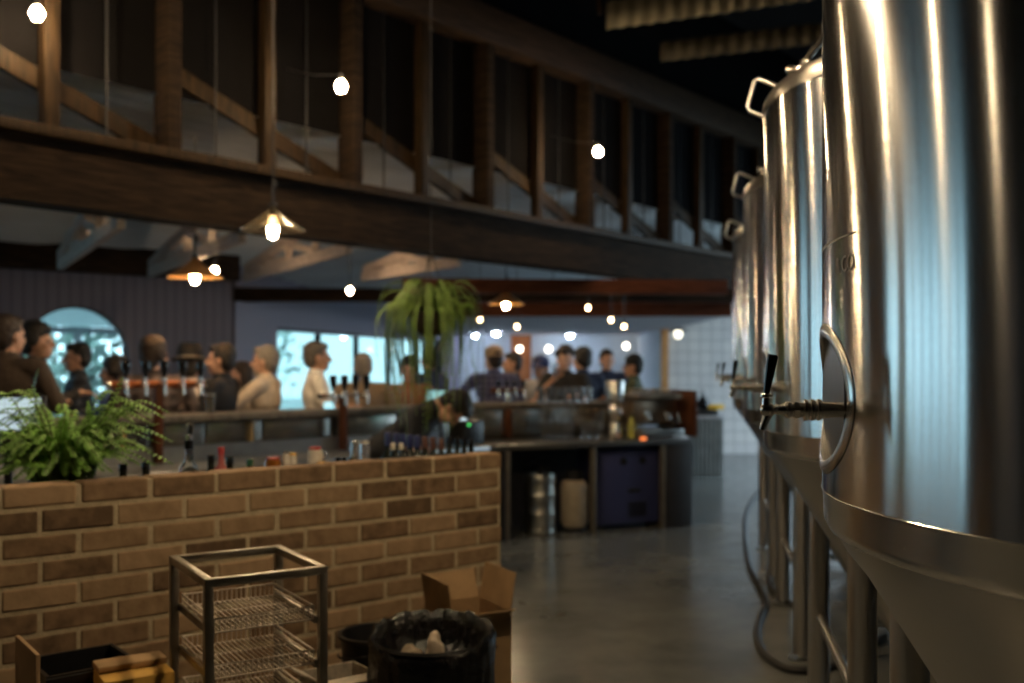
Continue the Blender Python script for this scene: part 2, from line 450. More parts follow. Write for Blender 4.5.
# arched window: frame ring and one pane
wo = bpy.data.objects.new('window_3', None); COL.objects.link(wo); pc = wA(s_c)
wo.location = (pc.x, pc.y, 0); wo.rotation_euler = (0, 0, math.atan2(WA.y, WA.x)); tag(wo, kind='structure')
arc = [(ra * math.cos(PI * i / 28), zs + ra * math.sin(PI * i / 28)) for i in range(29)]
pts = [(ra, .95)] + arc + [(-ra, .95)]
fr = MB()
for a, c in zip(pts, pts[1:] + pts[:1]): fr.beam((a[0], 0, a[1]), (c[0], 0, c[1]), .09, .045)
fr.build('window_frame', frame_m, wo)
pn = MB(); pn.face([pn.v((x, .004, z)) for x, z in pts]); pn.face([pn.v((x, -.004, z)) for x, z in pts][::-1]); pn.build('window_pane', mat_pane('lightly_tinted_glass', (.80, .90, .90)), wo)

# far room: back wall, tiled wall, soffit, right wall with a roller-door opening, shell behind the camera
wall_obj('wall_back', (-1.5, 21.1), (3.0, 21.1), 0, 3.2, .2, [], pale)
tile = None
m, nt, b = _mat('white_glazed_tiles'); N = nt.nodes; L = nt.links
tc = N.new('ShaderNodeTexCoord'); br = N.new('ShaderNodeTexBrick'); br.offset = 0
mp = N.new('ShaderNodeMapping'); mp.inputs['Rotation'].default_value = (PI / 2, 0, 0)
L.new(tc.outputs['Object'], mp.inputs['Vector']); L.new(mp.outputs[0], br.inputs['Vector'])
br.inputs['Color1'].default_value = (.62, .61, .60, 1); br.inputs['Color2'].default_value = (.55, .545, .55, 1); br.inputs['Mortar'].default_value = (.33, .33, .34, 1)
br.inputs['Scale'].default_value = 1; br.inputs['Brick Width'].default_value = .2; br.inputs['Row Height'].default_value = .2; br.inputs['Mortar Size'].default_value = .008
L.new(br.outputs['Color'], b.inputs['Base Color']); b.inputs['Roughness'].default_value = .35; tile = m
pX = X(665, 17.6)
wall_obj('wall_tiled', (pX, 17.6), (7.2, 17.6), 0, 3.2, .2, [], tile)
wall_obj('wall_return', (pX, 17.75), (pX, 21.1), 0, 3.2, .14, [], pale)
tr = MB(); tr.box((pX - .03, 17.45, 1.25), (.12, .12, 2.5)); struct('trim_1', tr, mat_wood('orange_pine', (.45, .22, .09), (.60, .33, .14), .5, (10, 10, 1)))
bw = MB(); bw.box((X(521, 20.9), 20.92, 1.3), (.42, .12, 2.6)); struct('trim_2', bw, mat_wood('red_brown_panel', (.25, .08, .03), (.36, .13, .05), .6, (10, 10, 1)))
so = MB(); so.box(((-1.3 + pX) / 2, 17.0, 2.24), (pX + 1.5, 8.1, .08)); struct('ceiling_soffit', so, soffit_m); fa = MB(); fa.box(((-1.3 + pX) / 2, 12.96, 2.34), (pX + 1.6, .05, .29)); struct('trim_3', fa, beam_red)

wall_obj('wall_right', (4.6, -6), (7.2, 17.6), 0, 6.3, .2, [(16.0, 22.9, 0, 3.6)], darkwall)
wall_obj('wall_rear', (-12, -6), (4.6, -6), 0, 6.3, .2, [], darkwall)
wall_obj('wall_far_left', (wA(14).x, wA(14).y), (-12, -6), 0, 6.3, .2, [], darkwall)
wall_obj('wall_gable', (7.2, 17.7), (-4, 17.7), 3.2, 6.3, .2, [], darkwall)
# corrugated roofs
def corr_mat(name, c, rough=.5, metal=.2): return mat(name, c, rough, metal, .12, 1.5, spec=.15)
roof_m = corr_mat('dark_roof_sheet', (.010, .010, .011), .9, 0.); lean_m = corr_mat('grey_corrugated_sheet', (.62, .66, .68), .7, 0.)
rf = MB()
rf.box((-2.4, 6, 6.35), (20, 25, .1)); struct('ceiling', rf, roof_m)
# lean-to roof: corrugated, falling away from the big truss
def leanz(q): return max(3.5 - .16 * q, 2.66)
lr = MB(); rows = []
def q_end(s_):
    p = T0 + TU * s_; best = 30
    for o_, d_ in ((W0, WA), (W0, WB), (Vector((-1.3, 21.15)), Vector((1, 0))), (Vector((4.6, -6)), Vector((2.6, 23.6)))):
        den = TN.x * d_.y - TN.y * d_.x
        if abs(den) < 1e-6: continue
        r = o_ - p; t = (r.x * d_.y - r.y * d_.x) / den; u = (r.x * TN.y - r.y * TN.x) / den
        if t > .1 and (u > -.001 or o_.x < -1.2 and d_.y == 0): best = min(best, t)
    return best
ns = 90; NQ = 560
for i in range(ns + 1):
    s_ = -8.5 + 22.5 * i / ns; qe = q_end(s_)
    rows.append([lr.v(tp(s_, q, leanz(q) + .016 * math.cos(2 * PI * q / .15))) for q in [min(.06 + 11 * j / (NQ - 1), qe) for j in range(NQ)]])
qs = range(NQ)
for A, B in zip(rows, rows[1:]):
    for j in range(len(qs) - 1): lr.face([A[j], B[j], B[j + 1], A[j + 1]])
struct('ceiling_lean_to', lr, lean_m, sharp=80)
# near-black sheet over the lean-to, standing in for unlit empty space
cl = MB(); cl.beam(tp(-9, .1, 4.9), tp(14, .1, 4.9), .04, 2.84); struct('dark_void_sheet', cl, darkwall)

# lit corrugated sheets high on the right
def corr_strip(name, a, b, z0, z1, label, m):
    a = Vector(a); b = Vector(b); d = (b - a); n = Vector((-d.y, d.x, 0)).normalized(); mb = MB(); k = int(d.length / .02); prev = None
    for i in range(k + 1):
        p = a + d * i / k + n * .02 * math.cos(2 * PI * i * .02 / .15)
        c = (mb.v((p.x, p.y, p.z + z0)), mb.v((p.x, p.y, p.z + z1)))
        if prev: mb.face([prev[0], c[0], c[1], prev[1]])
        prev = c
    o = mb.build(name, m, sharp=80)
    so_ = o.modifiers.new('thick', 'SOLIDIFY'); so_.thickness = .004
    return tag(o, label, 'roof sheet', None)
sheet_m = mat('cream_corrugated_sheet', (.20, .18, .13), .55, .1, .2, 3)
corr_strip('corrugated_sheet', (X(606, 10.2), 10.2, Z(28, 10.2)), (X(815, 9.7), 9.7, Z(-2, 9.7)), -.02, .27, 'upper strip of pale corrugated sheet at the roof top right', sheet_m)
corr_strip('corrugated_sheet', (X(660, 11), 11, Z(60, 11)), (X(840, 10.4), 10.4, Z(40, 10.4)), -.02, .2, 'lower fainter strip of corrugated sheet under the first', mat('shade_toned_sheet', (.08, .07, .05), .6, .1, .2, 3))  # lower sheet's shade is put into its darker colour
for px_, Y_ in ((606, 12.0),):
    hg = MB(); hg.beam((X(590, 10.3), 10.3, 6.3), (X(600, 10.3), 10.3, Z(14, 10.3)), .05, .05)
    tag(hg.build('roof_bracket', beam_m), 'thin dark bracket beside the upper corrugated strip', 'bracket')

# ================================================================== big truss
tr = thing('timber_truss', 'long dark timber truss beam running across above the bar', 'truss', tp(0, 0, 2.6))
def T(s, q, z): return tp(s, q, z) - Vector(tr.location)
s0t, s1t = -5.0, ts(800)
tb = MB(); tb.beam(T(s0t, 0, 2.79), T(s1t, 0, 2.79), .22, .38); tb.build('boxed_beam', beam_m, tr)
zc0 = 2.98
tb = MB(); tb.beam(T(s0t, -.04, zc0 + .035), T(s1t, -.04, zc0 + .035), .34, .07, bev=.006); tb.build('bottom_chord', post_m, tr)
tb = MB(); tb.beam(T(s0t, 0, 2.585), T(s1t, 0, 2.585), .26, .03); tb.build('bottom_board', beam_m, tr)
tb = MB(); tb.beam(T(s0t, 0, 4.82), T(s1t, 0, 4.82), .3, .34, bev=.008); tb.build('top_chord', mat_wood('dusty_brown_timber', (.020, .012, .007), (.050, .028, .016), .6), tr)
posts = []
sA0 = ts(49); k = -5
while True:
    s_ = sA0 + .845 * k; k += 1
    if s_ < s0t + .1: continue
    if s_ > s1t - .1: break
    posts.append(s_)
    wd = .20 if (k - 1) % 2 == 1 and k > 0 else .10
    MB().beam(T(s_, 0, 3.05), T(s_, 0, 4.66), wd, .1, bev=.004, up=(TU.x, TU.y, 0)).build('post', post_m if wd < .15 else beam_m, tr)
    if (k - 1) % 2 == 1:
        a_, c_ = s_, s_ + 1.62
        if c_ < s1t: MB().beam(T(a_ , .07, 3.68), T(c_, .07, 3.10), .05, .13, bev=.004).build('brace', post_m, tr)
    for off in (.4,):
        MB().cyl(T(s_ + off, .02, 3.05), T(s_ + off, .02, 4.66), .008, n=6).build('tie_rod', black_mt, tr)

# lean-to trusses (pale timber) from the big beam to the wall
def lean_truss(label, pa, Ya, pb, Yb, zb=2.56):
    a = at(pa, 0, Ya); a.z = zb; b = at(pb, 0, Yb); b.z = zb       # a: wall side, b: beam side
    o = thing('lean_to_truss', label, 'truss', a, 0, 'pale trusses under the lean-to roof'); d = b - a; Ln = d.length; d.normalize()
    O = Vector((0, 0, 0)); P = lambda t, z: d * t + Vector((0, 0, z))
    MB().beam(P(0, .0), P(Ln, 0), .06, .10, bev=.005).build('bottom_chord', pale_m, o)
    rise = .13 * Ln
    MB().beam(P(.05, .08), P(Ln, rise), .07, .09, bev=.005).build('top_chord', pale_m, o)
    n = 4
    for i in range(1, n + 1):
        t = Ln * i / n; MB().beam(P(t - .04, .05), P(t - .04, rise * t / Ln - .03), .06, .06).build('strut', pale_m, o)
        if i > 1: MB().beam(P(t - .08, .06), P(Ln * (i - 1) / n + .02, rise * (i - 1) / n - .02), .05, .06).build('web_brace', pale_m, o)
    return o
lean_truss('leftmost pale timber lean-to truss above the arched window', 60, 9.9, 121, 6.95)
lean_truss('pale lean-to truss behind the orange-lit pendant lamp', 150, 10.7, 243, 7.75)
lean_truss('pale lean-to truss running up behind the glass-shaded pendant', 245, 11.3, 350, 8.5)
lean_truss('short pale lean-to truss just above the hanging fern', 363, 11.3, 460, 9.6)
def cbeam(a, b, w_, h_, label, m=beam_m):
    o = MB().beam(a, b, w_, h_, bev=.006).build('ceiling_beam', m); return tag(o, label, 'beam', 'long beams under the lean-to roof')
cbeam(Vector((wA(7).x + .3, wA(7).y - .4, 2.72)), Vector((W0.x + .2, W0.y - .4, 2.72)), .2, .30, 'dark beam along the top of the grey wall with the arched window')
for (Y_, z_, x0, x1, lb, mm) in ((12.38, 2.44, -3.45, 3.3, 'dark cross beam farthest forward of the three tight before the soffit', beam_m), (12.58, 2.44, -3.4, 3.4, 'red-brown cross beam with a bare bulb in front, above the hanging fern', beam_red),
        (12.80, 2.46, -3.3, 3.4, 'dark cross beam tight against the pale soffit edge', beam_m), (10.9, 2.43, -1.2, 2.4, 'red-brown cross beam nearest the big truss on the right', beam_red)):
    cbeam((x0, Y_, z_), (x1, Y_ + .25, z_), .12, .16, lb, mm)

# ================================================================== brick half wall
m, nt, b = _mat('sandstock_brick'); N = nt.nodes; L = nt.links
at_ = N.new('ShaderNodeAttribute'); at_.attribute_name = 'tone'
rp = N.new('ShaderNodeValToRGB'); e = rp.color_ramp.elements
e[0].position = 0; e[0].color = (.14, .088, .048, 1); e[1].position = 1; e[1].color = (.46, .31, .18, 1)
e2 = rp.color_ramp.elements.new(.35); e2.color = (.27, .17, .095, 1)
e3 = rp.color_ramp.elements.new(.65); e3.color = (.36, .24, .135, 1)
tc = N.new('ShaderNodeTexCoord'); nz = N.new('ShaderNodeTexNoise'); nz.inputs['Scale'].default_value = 16; nz.inputs['Detail'].default_value = 6
L.new(tc.outputs['Object'], nz.inputs['Vector'])
ad = N.new('ShaderNodeMath'); ad.operation = 'MULTIPLY_ADD'; ad.inputs[1].default_value = 1.3; ad.inputs[2].default_value = -.65
L.new(nz.outputs['Fac'], ad.inputs[0]); a2 = N.new('ShaderNodeMath'); L.new(at_.outputs['Fac'], a2.inputs[0]); L.new(ad.outputs[0], a2.inputs[1])
L.new(a2.outputs[0], rp.inputs['Fac']); L.new(rp.outputs['Color'], b.inputs['Base Color']); b.inputs['Roughness'].default_value = .9
bpn = N.new('ShaderNodeBump'); bpn.inputs['Strength'].default_value = .9; bpn.inputs['Distance'].default_value = .006
L.new(nz.outputs['Fac'], bpn.inputs['Height']); L.new(bpn.outputs['Normal'], b.inputs['Normal']); brick_m = m
mortar_m = mat('sandy_mortar', (.56, .46, .30), .95, 0, .15, 30, bump=.4)
WL = 3.6
bw_ = thing('brick_half_wall', 'low brown brick wall with light mortar behind the wire rack', 'brick wall', wp(0, 0, 0))
bw_.rotation_euler = (0, 0, AW + PI)          # local +x runs leftwards along the wall, local +y towards camera side
mb = MB(); lay = mb.bm.faces.layers.float.new('tone'); rb = random.Random(3)
TH = .11; row = 0; zt_ = TOPB
while zt_ > -.02:
    h = .074; off = (0 if row % 2 else .125) - .02
    x = -off
    while x < WL:
        x0, x1 = max(x, 0), min(x + .238, WL)
        if x1 - x0 > .03:
            pre = set(mb.bm.faces); j = rb.uniform(-.002, .002)
            mb.box(((x0 + x1) / 2, -TH / 2 + j, zt_ - h / 2 + rb.uniform(-.0015, .0015)), (x1 - x0 - abs(rb.gauss(0, .003)), TH, h - abs(rb.gauss(0, .002))), bev=rb.uniform(.005, .010), rot=Matrix.Rotation(rb.gauss(0, .008), 3, 'Y'))
            tone = min(1, max(0, rb.gauss(.50, .27)))
            for f_ in set(mb.bm.faces) - pre: f_[lay] = tone
        x += .25
    zt_ -= .086; row += 1
bricks = mb.bm
me = bpy.data.meshes.new('bricks')
bmesh.ops.recalc_face_normals(bricks, faces=bricks.faces)
# face attribute 'tone' is kept as a generic float attribute
bricks.to_mesh(me); bricks.free(); me.materials.append(brick_m)
o = bpy.data.objects.new('brickwork', me); COL.objects.link(o); o.parent = bw_
mo = MB(); mo.box((WL / 2 + .003, -TH / 2, TOPB / 2 - .004), (WL - .008, TH - .009, TOPB - .004)); mo.build('mortar', mortar_m, bw_)
# ================================================================== fermenting tanks
TR = .90
TC0 = Vector((1.507, 1.812)); TD = Vector((.375, 1.968))
RW = math.atan2(TD.x, TD.y)                 # row direction off +Y
ZB, ZT = 1.30, 2.56
seam_m = mat('satin_weld_band', (.62, .60, .56), .27, 1., .08, 40)
cone_m = mat_steel('satin_cone_steel', (.44, .42, .38), .30, .8, .25)
etch_m = mat('etched_mark', (.16, .14, .12), .5, .7)
def sp(th, z, off=0):     # a point on the tank skin, local to the tank
    a = R(th); return Vector(((TR + off) * math.cos(a), (TR + off) * math.sin(a), z))
tankthings = []
def make_tap(label_owner):
    """sample tap pointing along local -x from the origin"""
    m_ = chrome
    t = MB()
    t.cyl((.02, 0, 0), (-.045, 0, 0), .013, .015, 20)
    for x in (-.048, -.060, -.072): t.lathe([(.012, -.005), (.019, -.004), (.020, 0), (.019, .004), (.012, .005)], 20, (x, 0, 0), axis=(-1, 0, 0))
    t.cyl((-.045, 0, 0), (-.10, 0, 0), .0135, .0135, 20)
    t.lathe([(.010, 0), (.017, .003), (.017, .012), (.010, .016)], 6, (-.082, 0, 0), axis=(-1, 0, 0))
    t.lathe([(.013, 0), (.016, .004), (.016, .010), (.011, .014), (.008, .03), (.010, .042)], 20, (-.096, 0, 0), axis=(-1, 0, 0))
    return t
def tank(i):
    c = TC0 + TD * i
    lab = ['huge foreground stainless steel fermenting tank at the right edge', 'second steel tank, its left flank showing beyond the foreground one',
           'third steel tank in the row, thin strip beyond the second', 'farthest steel tank in the row, nearly hidden'][i]
    t = thing('fermenting_tank', lab, 'tank', (c.x, c.y, 0), 0, 'row of steel fermenting tanks')
    tankthings.append(t)
    if i: 
        src = tankthings[0]
        for ch in [q for q in bpy.data.objects if q.parent == src]:
            if ch.name.startswith('etched'): continue
            copy_tree(ch, t)
        return t
    b = MB()
    th0 = 168.; zc = 1.485; A_, B_ = .236, .150
    prof = [(TR, ZB + .012 * k) for k in range(33)] + [(TR, 1.9), (TR, 2.2), (TR, ZT)]
    b.lathe(prof, 320)
    def inside(p):
        a = math.degrees(math.atan2(p.y, p.x)) % 360
        return ((a - th0) * PI / 180 * TR / (A_ - .017)) ** 2 + ((p.z - zc) / (B_ - .014)) ** 2 < 1
    bmesh.ops.delete(b.bm, geom=[f for f in b.bm.faces if inside(f.calc_center_median())], context='FACES')
    b.build('cylinder_wall', steel_tank, t, sharp=60, recalc=True)
    d = MB(); pr = [(TR + .004, ZT - .012), (TR + .004, ZT)]
    for k in range(1, 8):
        a = R(90 * k / 7 * .62); pr.append((TR - .09 + .094 * math.cos(a), ZT + .09 * math.sin(a) * .9))
    pr += [(TR * .75, ZT + .115), (TR * .5, ZT + .175), (TR * .25, ZT + .205), (0, ZT + .215)]
    d.lathe(pr, 120); d.build('domed_top', cone_m, t)
    d = MB(); pr = [(TR - .001, ZB + .003), (TR + .002, ZB), (TR - .001, ZB - .005), (TR - .003, ZB - .06), (TR - .012, ZB - .078), (TR - .022, ZB - .084)]
    d.lathe(pr, 120); d.build('lower_band', mat_steel('band_steel', (.74, .71, .66), .24, .7, .25), t)
    d = MB(); pr = [(TR - .020, ZB - .078), (TR - .045, ZB - .12), (TR - .085, ZB - .17), (.24, .22), (.10, .18), (.06, .16)]
    d.lathe(pr, 120); d.build('cone', cone_m, t)
    # drain valve under the cone
    d = MB(); d.cyl((0, 0, .17), (0, 0, .12), .055, n=20); d.lathe([(.05, 0), (.085, .005), (.085, .02), (.05, .025)], 24, (0, 0, .14))
    d.tube([(0, 0, .15), (0, 0, .10), (-.04, 0, .07), (-.16, 0, .07)], .03, 12); d.build('drain_outlet', steel, t)
    d = MB(); d.beam((-.09, 0, .09), (-.09, .14, .12), .02, .012); d.build('valve_lever', black_pl, t)
    ca, sa = math.cos(-RW), math.sin(-RW)
    for (u, v) in ((-.62, -.62), (-.62, .62), (.62, -.62), (.62, .62)):
        x, y = u * ca - v * sa, u * sa + v * ca
        l = MB(); l.cyl((x, y, .03), (x, y, ZB - .10), .048, n=28); l.build('leg', steel_leg, t)
        l = MB(); l.cyl((x, y, 0), (x, y, .012), .07, n=24); l.cyl((x, y, .012), (x, y, .05), .022, n=12); l.build('foot', steel, t)
    for z in (.42,):
        for (u0, v0, u1, v1) in ((-.62, -.62, -.62, .62), (.62, -.62, .62, .62)):
            l = MB(); l.cyl((u0 * ca - v0 * sa, u0 * sa + v0 * ca, z), (u1 * ca - v1 * sa, u1 * sa + v1 * ca, z), .018, n=12)
            l.build('cross_tube', steel_leg, t)
    # lifting lugs
    for th in (163, 345):
        a = R(th); o_ = Vector((math.cos(a), math.sin(a), 0)); P = lambda r, z: o_ * r + Vector((0, 0, z))
        l = MB(); l.tube([P(TR - .01, ZT - .0), P(TR + .055, ZT + .03), P(TR + .062, ZT + .05), P(TR + .035, ZT + .15), P(TR + .02, ZT + .16), P(TR - .13, ZT + .085)], .009, 10)
        l.build('lifting_lug', steel, t)
    # top fittings
    l = MB(); bx, by, bz = -.75, .12, ZT + .09
    l.cyl((bx, by, bz - .05), (bx, by, bz + .07), .024, n=16)
    for z in (0, .03, .06): l.lathe([(.018, -.008), (.040, -.006), (.040, .006), (.018, .008)], 18, (bx, by, bz + z))
    l.ball((bx - .04, by, bz + .06), .020); l.ball((bx + .02, by - .02, bz + .085), .022); l.cyl((bx - .03, by, bz + .02), (bx - .03, by, bz + .06), .01, n=10)
    l.tube([(bx, by, bz + .06), (bx + .02, by, bz + .10), (bx + .07, by, bz + .16), (bx + .16, by, bz + .30)], .013, 12)
    l.build('clamp_fitting', chrome, t)
    # manway: oval frame and flat door
    mf = MB(); prev = None; first = None; secs = [(-.034, -.035), (-.034, .002), (-.029, .005), (-.007, .005), (0, .001)]
    n = 72
    for k in range(n):
        q = 2 * PI * k / n; ring = []
        for (w_, off) in secs:
            ring.append(mf.v(sp(th0 + math.degrees((A_ + w_) * math.cos(q) / TR), zc + (B_ + w_ * .8) * math.sin(q), off)))
        if prev:
            for a_, c_ in zip(range(len(secs)), range(1, len(secs))): mf.face([prev[a_], ring[a_], ring[c_], prev[c_]])
        else: first = ring
        prev = ring
    for a_, c_ in zip(range(len(secs)), range(1, len(secs))): mf.face([prev[a_], first[a_], first[c_], prev[c_]])
    mf.build('manway_frame', seam_m, t)
    o_ = sp(th0, zc, -.016) ; nrm = Vector((math.cos(R(th0)), math.sin(R(th0)), 0)); tg = Vector((-nrm.y, nrm.x, 0))
    md = MB(); a_ = [md.v(o_ + tg * (A_ - .033) * math.cos(2 * PI * k / 60) + Vector((0, 0, (B_ - .027) * math.sin(2 * PI * k / 60)))) for k in range(60)]
    b_ = [md.v(Vector(v.co) - nrm * .02) for v in a_]; md.face(a_); md.face(b_[::-1])
    for k in range(60): md.face([a_[k], b_[k], b_[(k + 1) % 60], a_[(k + 1) % 60]])
    md.build('manway_door', mat('manway_door_steel', (.035, .030, .024), .4, .6, .12, 12), t)
    # sample tap
    te = bpy.data.objects.new('sample_tap', None); COL.objects.link(te); te.parent = t; te.location = sp(180, 1.470, .0); te.rotation_euler = (0, 0, R(-2))
    tp_ = make_tap(0); f = tp_
    f.ball((-.140, 0, 0), (.015, .012, .014), 16); f.cyl((-.128, 0, .002), (-.120, 0, 0), .011, .008, 14)
    f.cyl((-.138, 0, -.004), (-.150, 0, -.037), .0085, .0065, 14); f.cyl((-.143, 0, -.016), (-.128, 0, -.004), .006, .004, 10)
    f.cyl((-.142, 0, .008), (-.143, 0, .022), .009, .007, 16); f.lathe([(.007, 0), (.011, .002), (.011, .006), (.007, .008)], 18, (-.143, 0, .022))
    tb_ = f.build('tap_body', chrome, te)
    h = MB(); a0 = Vector((-.143, 0, .028)); a1 = Vector((-.131, 0, .098))
    h.lathe([(0, 0), (.0055, .001), (.0062, .012), (.0098, .062), (.0104, .071), (.0085, .0735), (0, .074)], 24, a0, axis=(a1 - a0)); h.build('tap_handle', black_gl, te)
    return t
t0 = tank(0)
# etched lettering on the foreground tank
def curved_text(body, size, th_a, z, parent, name):
    cu = bpy.data.curves.new('t', 'FONT'); cu.body = body; cu.size = size; cu.extrude = .0006; cu.resolution_u = 3
    o = bpy.data.objects.new('t', cu); COL.objects.link(o); dg = bpy.context.evaluated_depsgraph_get()
    me = bpy.data.meshes.new_from_object(o.evaluated_get(dg)); bpy.data.objects.remove(o)
    bm = bmesh.new(); bm.from_mesh(me); bmesh.ops.subdivide_edges(bm, edges=[e for e in bm.edges if e.calc_length() > .012], cuts=2)
    for v in bm.verts: v.co = sp(th_a + math.degrees(v.co.x / TR), z + v.co.y, .0010 + v.co.z)
    bm.to_mesh(me); bm.free(); me.materials.append(etch_m); add_mesh(name, me, parent)
curved_text('& CO.', .043, 176.4, 1.722, t0, 'etched_lettering')
el = MB()
for k in range(16):
    a, c = 164 + k * 1.22, 164 + (k + 1) * 1.22
    el.quad(sp(a, 1.785, .0012), sp(c, 1.785, .0012), sp(c, 1.7885, .0012), sp(a, 1.7885, .0012))
for (a, z0, z1) in ((176.2, 1.655, 1.672),): el.quad(sp(a, z0, .0012), sp(a + .2, z0, .0012), sp(a + .2, z1, .0012), sp(a, z1, .0012))
el.quad(sp(175.7, 1.662, .0012), sp(176.8, 1.662, .0012), sp(176.8, 1.665, .0012), sp(175.7, 1.665, .0012))
el.build('etched_line', etch_m, t0)
for i in (1, 2, 3): tank(i)
# hoses on the floor beside the tanks
def fl(px, py, z=.018):
    Y = EYE * F / (py - H); return Vector((X(px, Y), Y, z))
def smooth_path(pts, n=8):
    pts = [Vector(p) for p in pts]; out = []
    for i in range(len(pts) - 1):
        p0, p1, p2, p3 = pts[max(i - 1, 0)], pts[i], pts[i + 1], pts[min(i + 2, len(pts) - 1)]
        for k in range(n):
            t = k / n; out.append(.5 * ((2 * p1) + (p2 - p0) * t + (2 * p0 - 5 * p1 + 4 * p2 - p3) * t * t + (3 * p1 - p0 - 3 * p2 + p3) * t ** 3))
    return out + [pts[-1]]
hp = [fl(760, 492), fl(748, 510), fl(745, 535), fl(749, 566), fl(760, 590), fl(766, 606), fl(760, 622), fl(757, 638), fl(762, 654), fl(776, 667), fl(795, 674), fl(826, 672), fl(850, 660), fl(884, 640)]
tag(MB().tube(smooth_path(hp), .022, 10).build('hose', rubber), 'black hose snaking on the floor along the feet of the tanks', 'hose')
hp = [fl(775, 560), fl(768, 578), fl(776, 596), fl(790, 606), fl(815, 602)]
tag(MB().tube(smooth_path(hp), .018, 10).build('hose', rubber), 'short black hose loop between the tank legs farther back', 'hose')

# ================================================================== lamps
warm = mat_emit('warm_bulb', (1.0, .72, .40), 480.)
warm2 = mat_emit('pendant_bulb', (1.0, .74, .42), 230.)
fest_b = mat_emit('brighter_small_bulb', (1.0, .66, .36), 260.)
fest = mat_emit('small_warm_bulb', (1.0, .62, .30), 34.)
cool = mat_emit('cool_downlight', (.66, .80, 1.0), 420.)
globe_m = mat_emit('white_globe', (1.0, .90, .72), 9.)
def bulb(p, r, m, cord_to, label, group=None, name='bare_bulb'):
    o = thing(name, label, 'lamp', p, 0, group)
    MB().lathe([(0, -r), (r * .6, -r * .8), (r, 0), (r * .75, r * .7), (r * .35, r * 1.15), (r * .3, r * 1.2), (0, r * 1.2)], 16).build('bulb', m, o)
    MB().cyl((0, 0, r * 1.15), (0, 0, r * 1.15 + .05), .016, n=12).build('socket', black_pl, o)
    if cord_to is not None:
        d = Vector(cord_to) - Vector(p)
        MB().tube([(0, 0, r * 1.15 + .04), d * .5 + Vector((0, 0, .02)), d], .005, 6).build('cord', black_pl, o)
    return o
G = 'bare warm bulbs fixed along the big truss'
def truss_bulb(px, py, Y, label):
    p = at(px, py, Y); s_ = (Vector((p.x, p.y)) - T0).dot(TU); e = tp(s_, -.12, p.z + .25)
    return bulb(p, .042, warm, e, label, G)
truss_bulb(37, 14, 6.05, 'bare warm bulb at the top left above the brown truss post')
truss_bulb(341, 87, 7.3, 'bright bare bulb in the middle of the truss, left of centre')
truss_bulb(598, 152, 9.9, 'smaller bare bulb on the truss right of centre')
bulb(Vector((-4.15, 4.45, 3.8)), .042, warm, tp((Vector((-4.15, 4.45)) - T0).dot(TU), -.12, 4.1), 'bare warm bulb further left along the truss', G)
shade_glass = mat_glass('clear_shade_glass', (.92, .74, .50), .25, 1.3)
shade_metal = mat('copper_lined_shade', (.75, .38, .14), .35, .8, .1, 20)
dark_shade = mat('added_lamp_shade', (.03, .03, .03), .35, .2)
def pendant(px, py, Y, rad, sm, bm_, label, top, br=.034, hgt=.5, p=None):
    p = p or at(px, py, Y); o = thing('pendant_lamp', label, 'lamp', p, 0, 'pendant lamps over the bar')
    s = MB(); pr = [(.026, .145), (.035, .12), (rad * .45, .075), (rad * .9, .012), (rad, 0)]
    s.lathe(pr + [(r_ - .004, h_ - .005) for r_, h_ in pr[::-1]], 40, close=True); s.build('shade', sm, o)
    MB().lathe([(0, -.06), (br * .7, -.045), (br, 0), (br * .8, .045), (.018, .08), (0, .08)], 18).build('bulb', bm_, o)
    MB().cyl((0, 0, .08), (0, 0, .17), .02, .024, n=14).build('socket', black_mt, o)
    MB().cyl((0, 0, .17), (0, 0, top - p.z), .006, n=6).build('cord', black_mt, o)
    l = MB(); l.tube([(0, 0, .17), (0, 0, .26), (.02, 0, .29), (0, 0, .32)], .009, 8); l.build('hanging_hook', black_mt, o)
    return o
pendant(273, 230, 6.2, .20, shade_glass, warm2, 'pendant lamp with clear cone shade in front of the big beam', 6.3)
pendant(195, 277, 7.6, .21, shade_metal, warm2, 'pendant lamp with flat orange-lit shade below the beam at left', 3.3)
pendant(506, 304, 11.0, .20, shade_metal, warm2, 'flat-shaded pendant lamp beyond the hanging fern', 3.1)
fill_b = mat_emit('fill_bulb', (1., .75, .46), 1150.)  # bulb of a lamp added out of view to brighten the bricks
pendant(0, 0, 0, .17, dark_shade, fill_b, 'added unseen dark-shaded pendant lighting the right end of the brick wall', 6.3, .04, p=Vector((.25, 2.95, 2.95)))  # added lamp, out of view, throws warm light on the wall front
pendant(0, 0, 0, .17, dark_shade, mat_emit('fill_bulb_dim', (1., .76, .48), 60.), 'added unseen dark-shaded pendant lighting the left part of the brick wall', 6.3, .04, p=Vector((-2.4, 2.25, 2.9)))  # weak lamp added out of view for the wall's left part
pendant(0, 0, 0, .17, dark_shade, mat_emit('fill_bulb_high', (1., .72, .42), 1900.), 'added unseen dark-shaded pendant lighting the wall top, bottles and bar', 6.3, .04, p=Vector((-1.0, 5.0, 4.3)))  # lamp added above the view to light wall top, bottles, ferns and bartender
fb = [(215, 271, 9.0, 'small bare bulb just right of the orange-lit pendant lamp'), (350, 291, 10.2, 'small bulb hanging alone left of the hanging fern'), (480, 320, 12.2, 'small amber bulb just right of the hanging fern'),
      (517, 327, 12.4, 'amber bulb low under the beams, above the group of drinkers'), (588, 308, 11.8, 'bright warm bulb under the beams above the curly-haired drinker'),
      (611, 320, 12.2, 'amber bulb below and right of the bright warm one'), (624, 327, 12.4, 'amber bulb nearest the orange pine trim'), (553, 289, 11.0, 'small bulb close below the big beam, right of the flat-shaded pendant')]
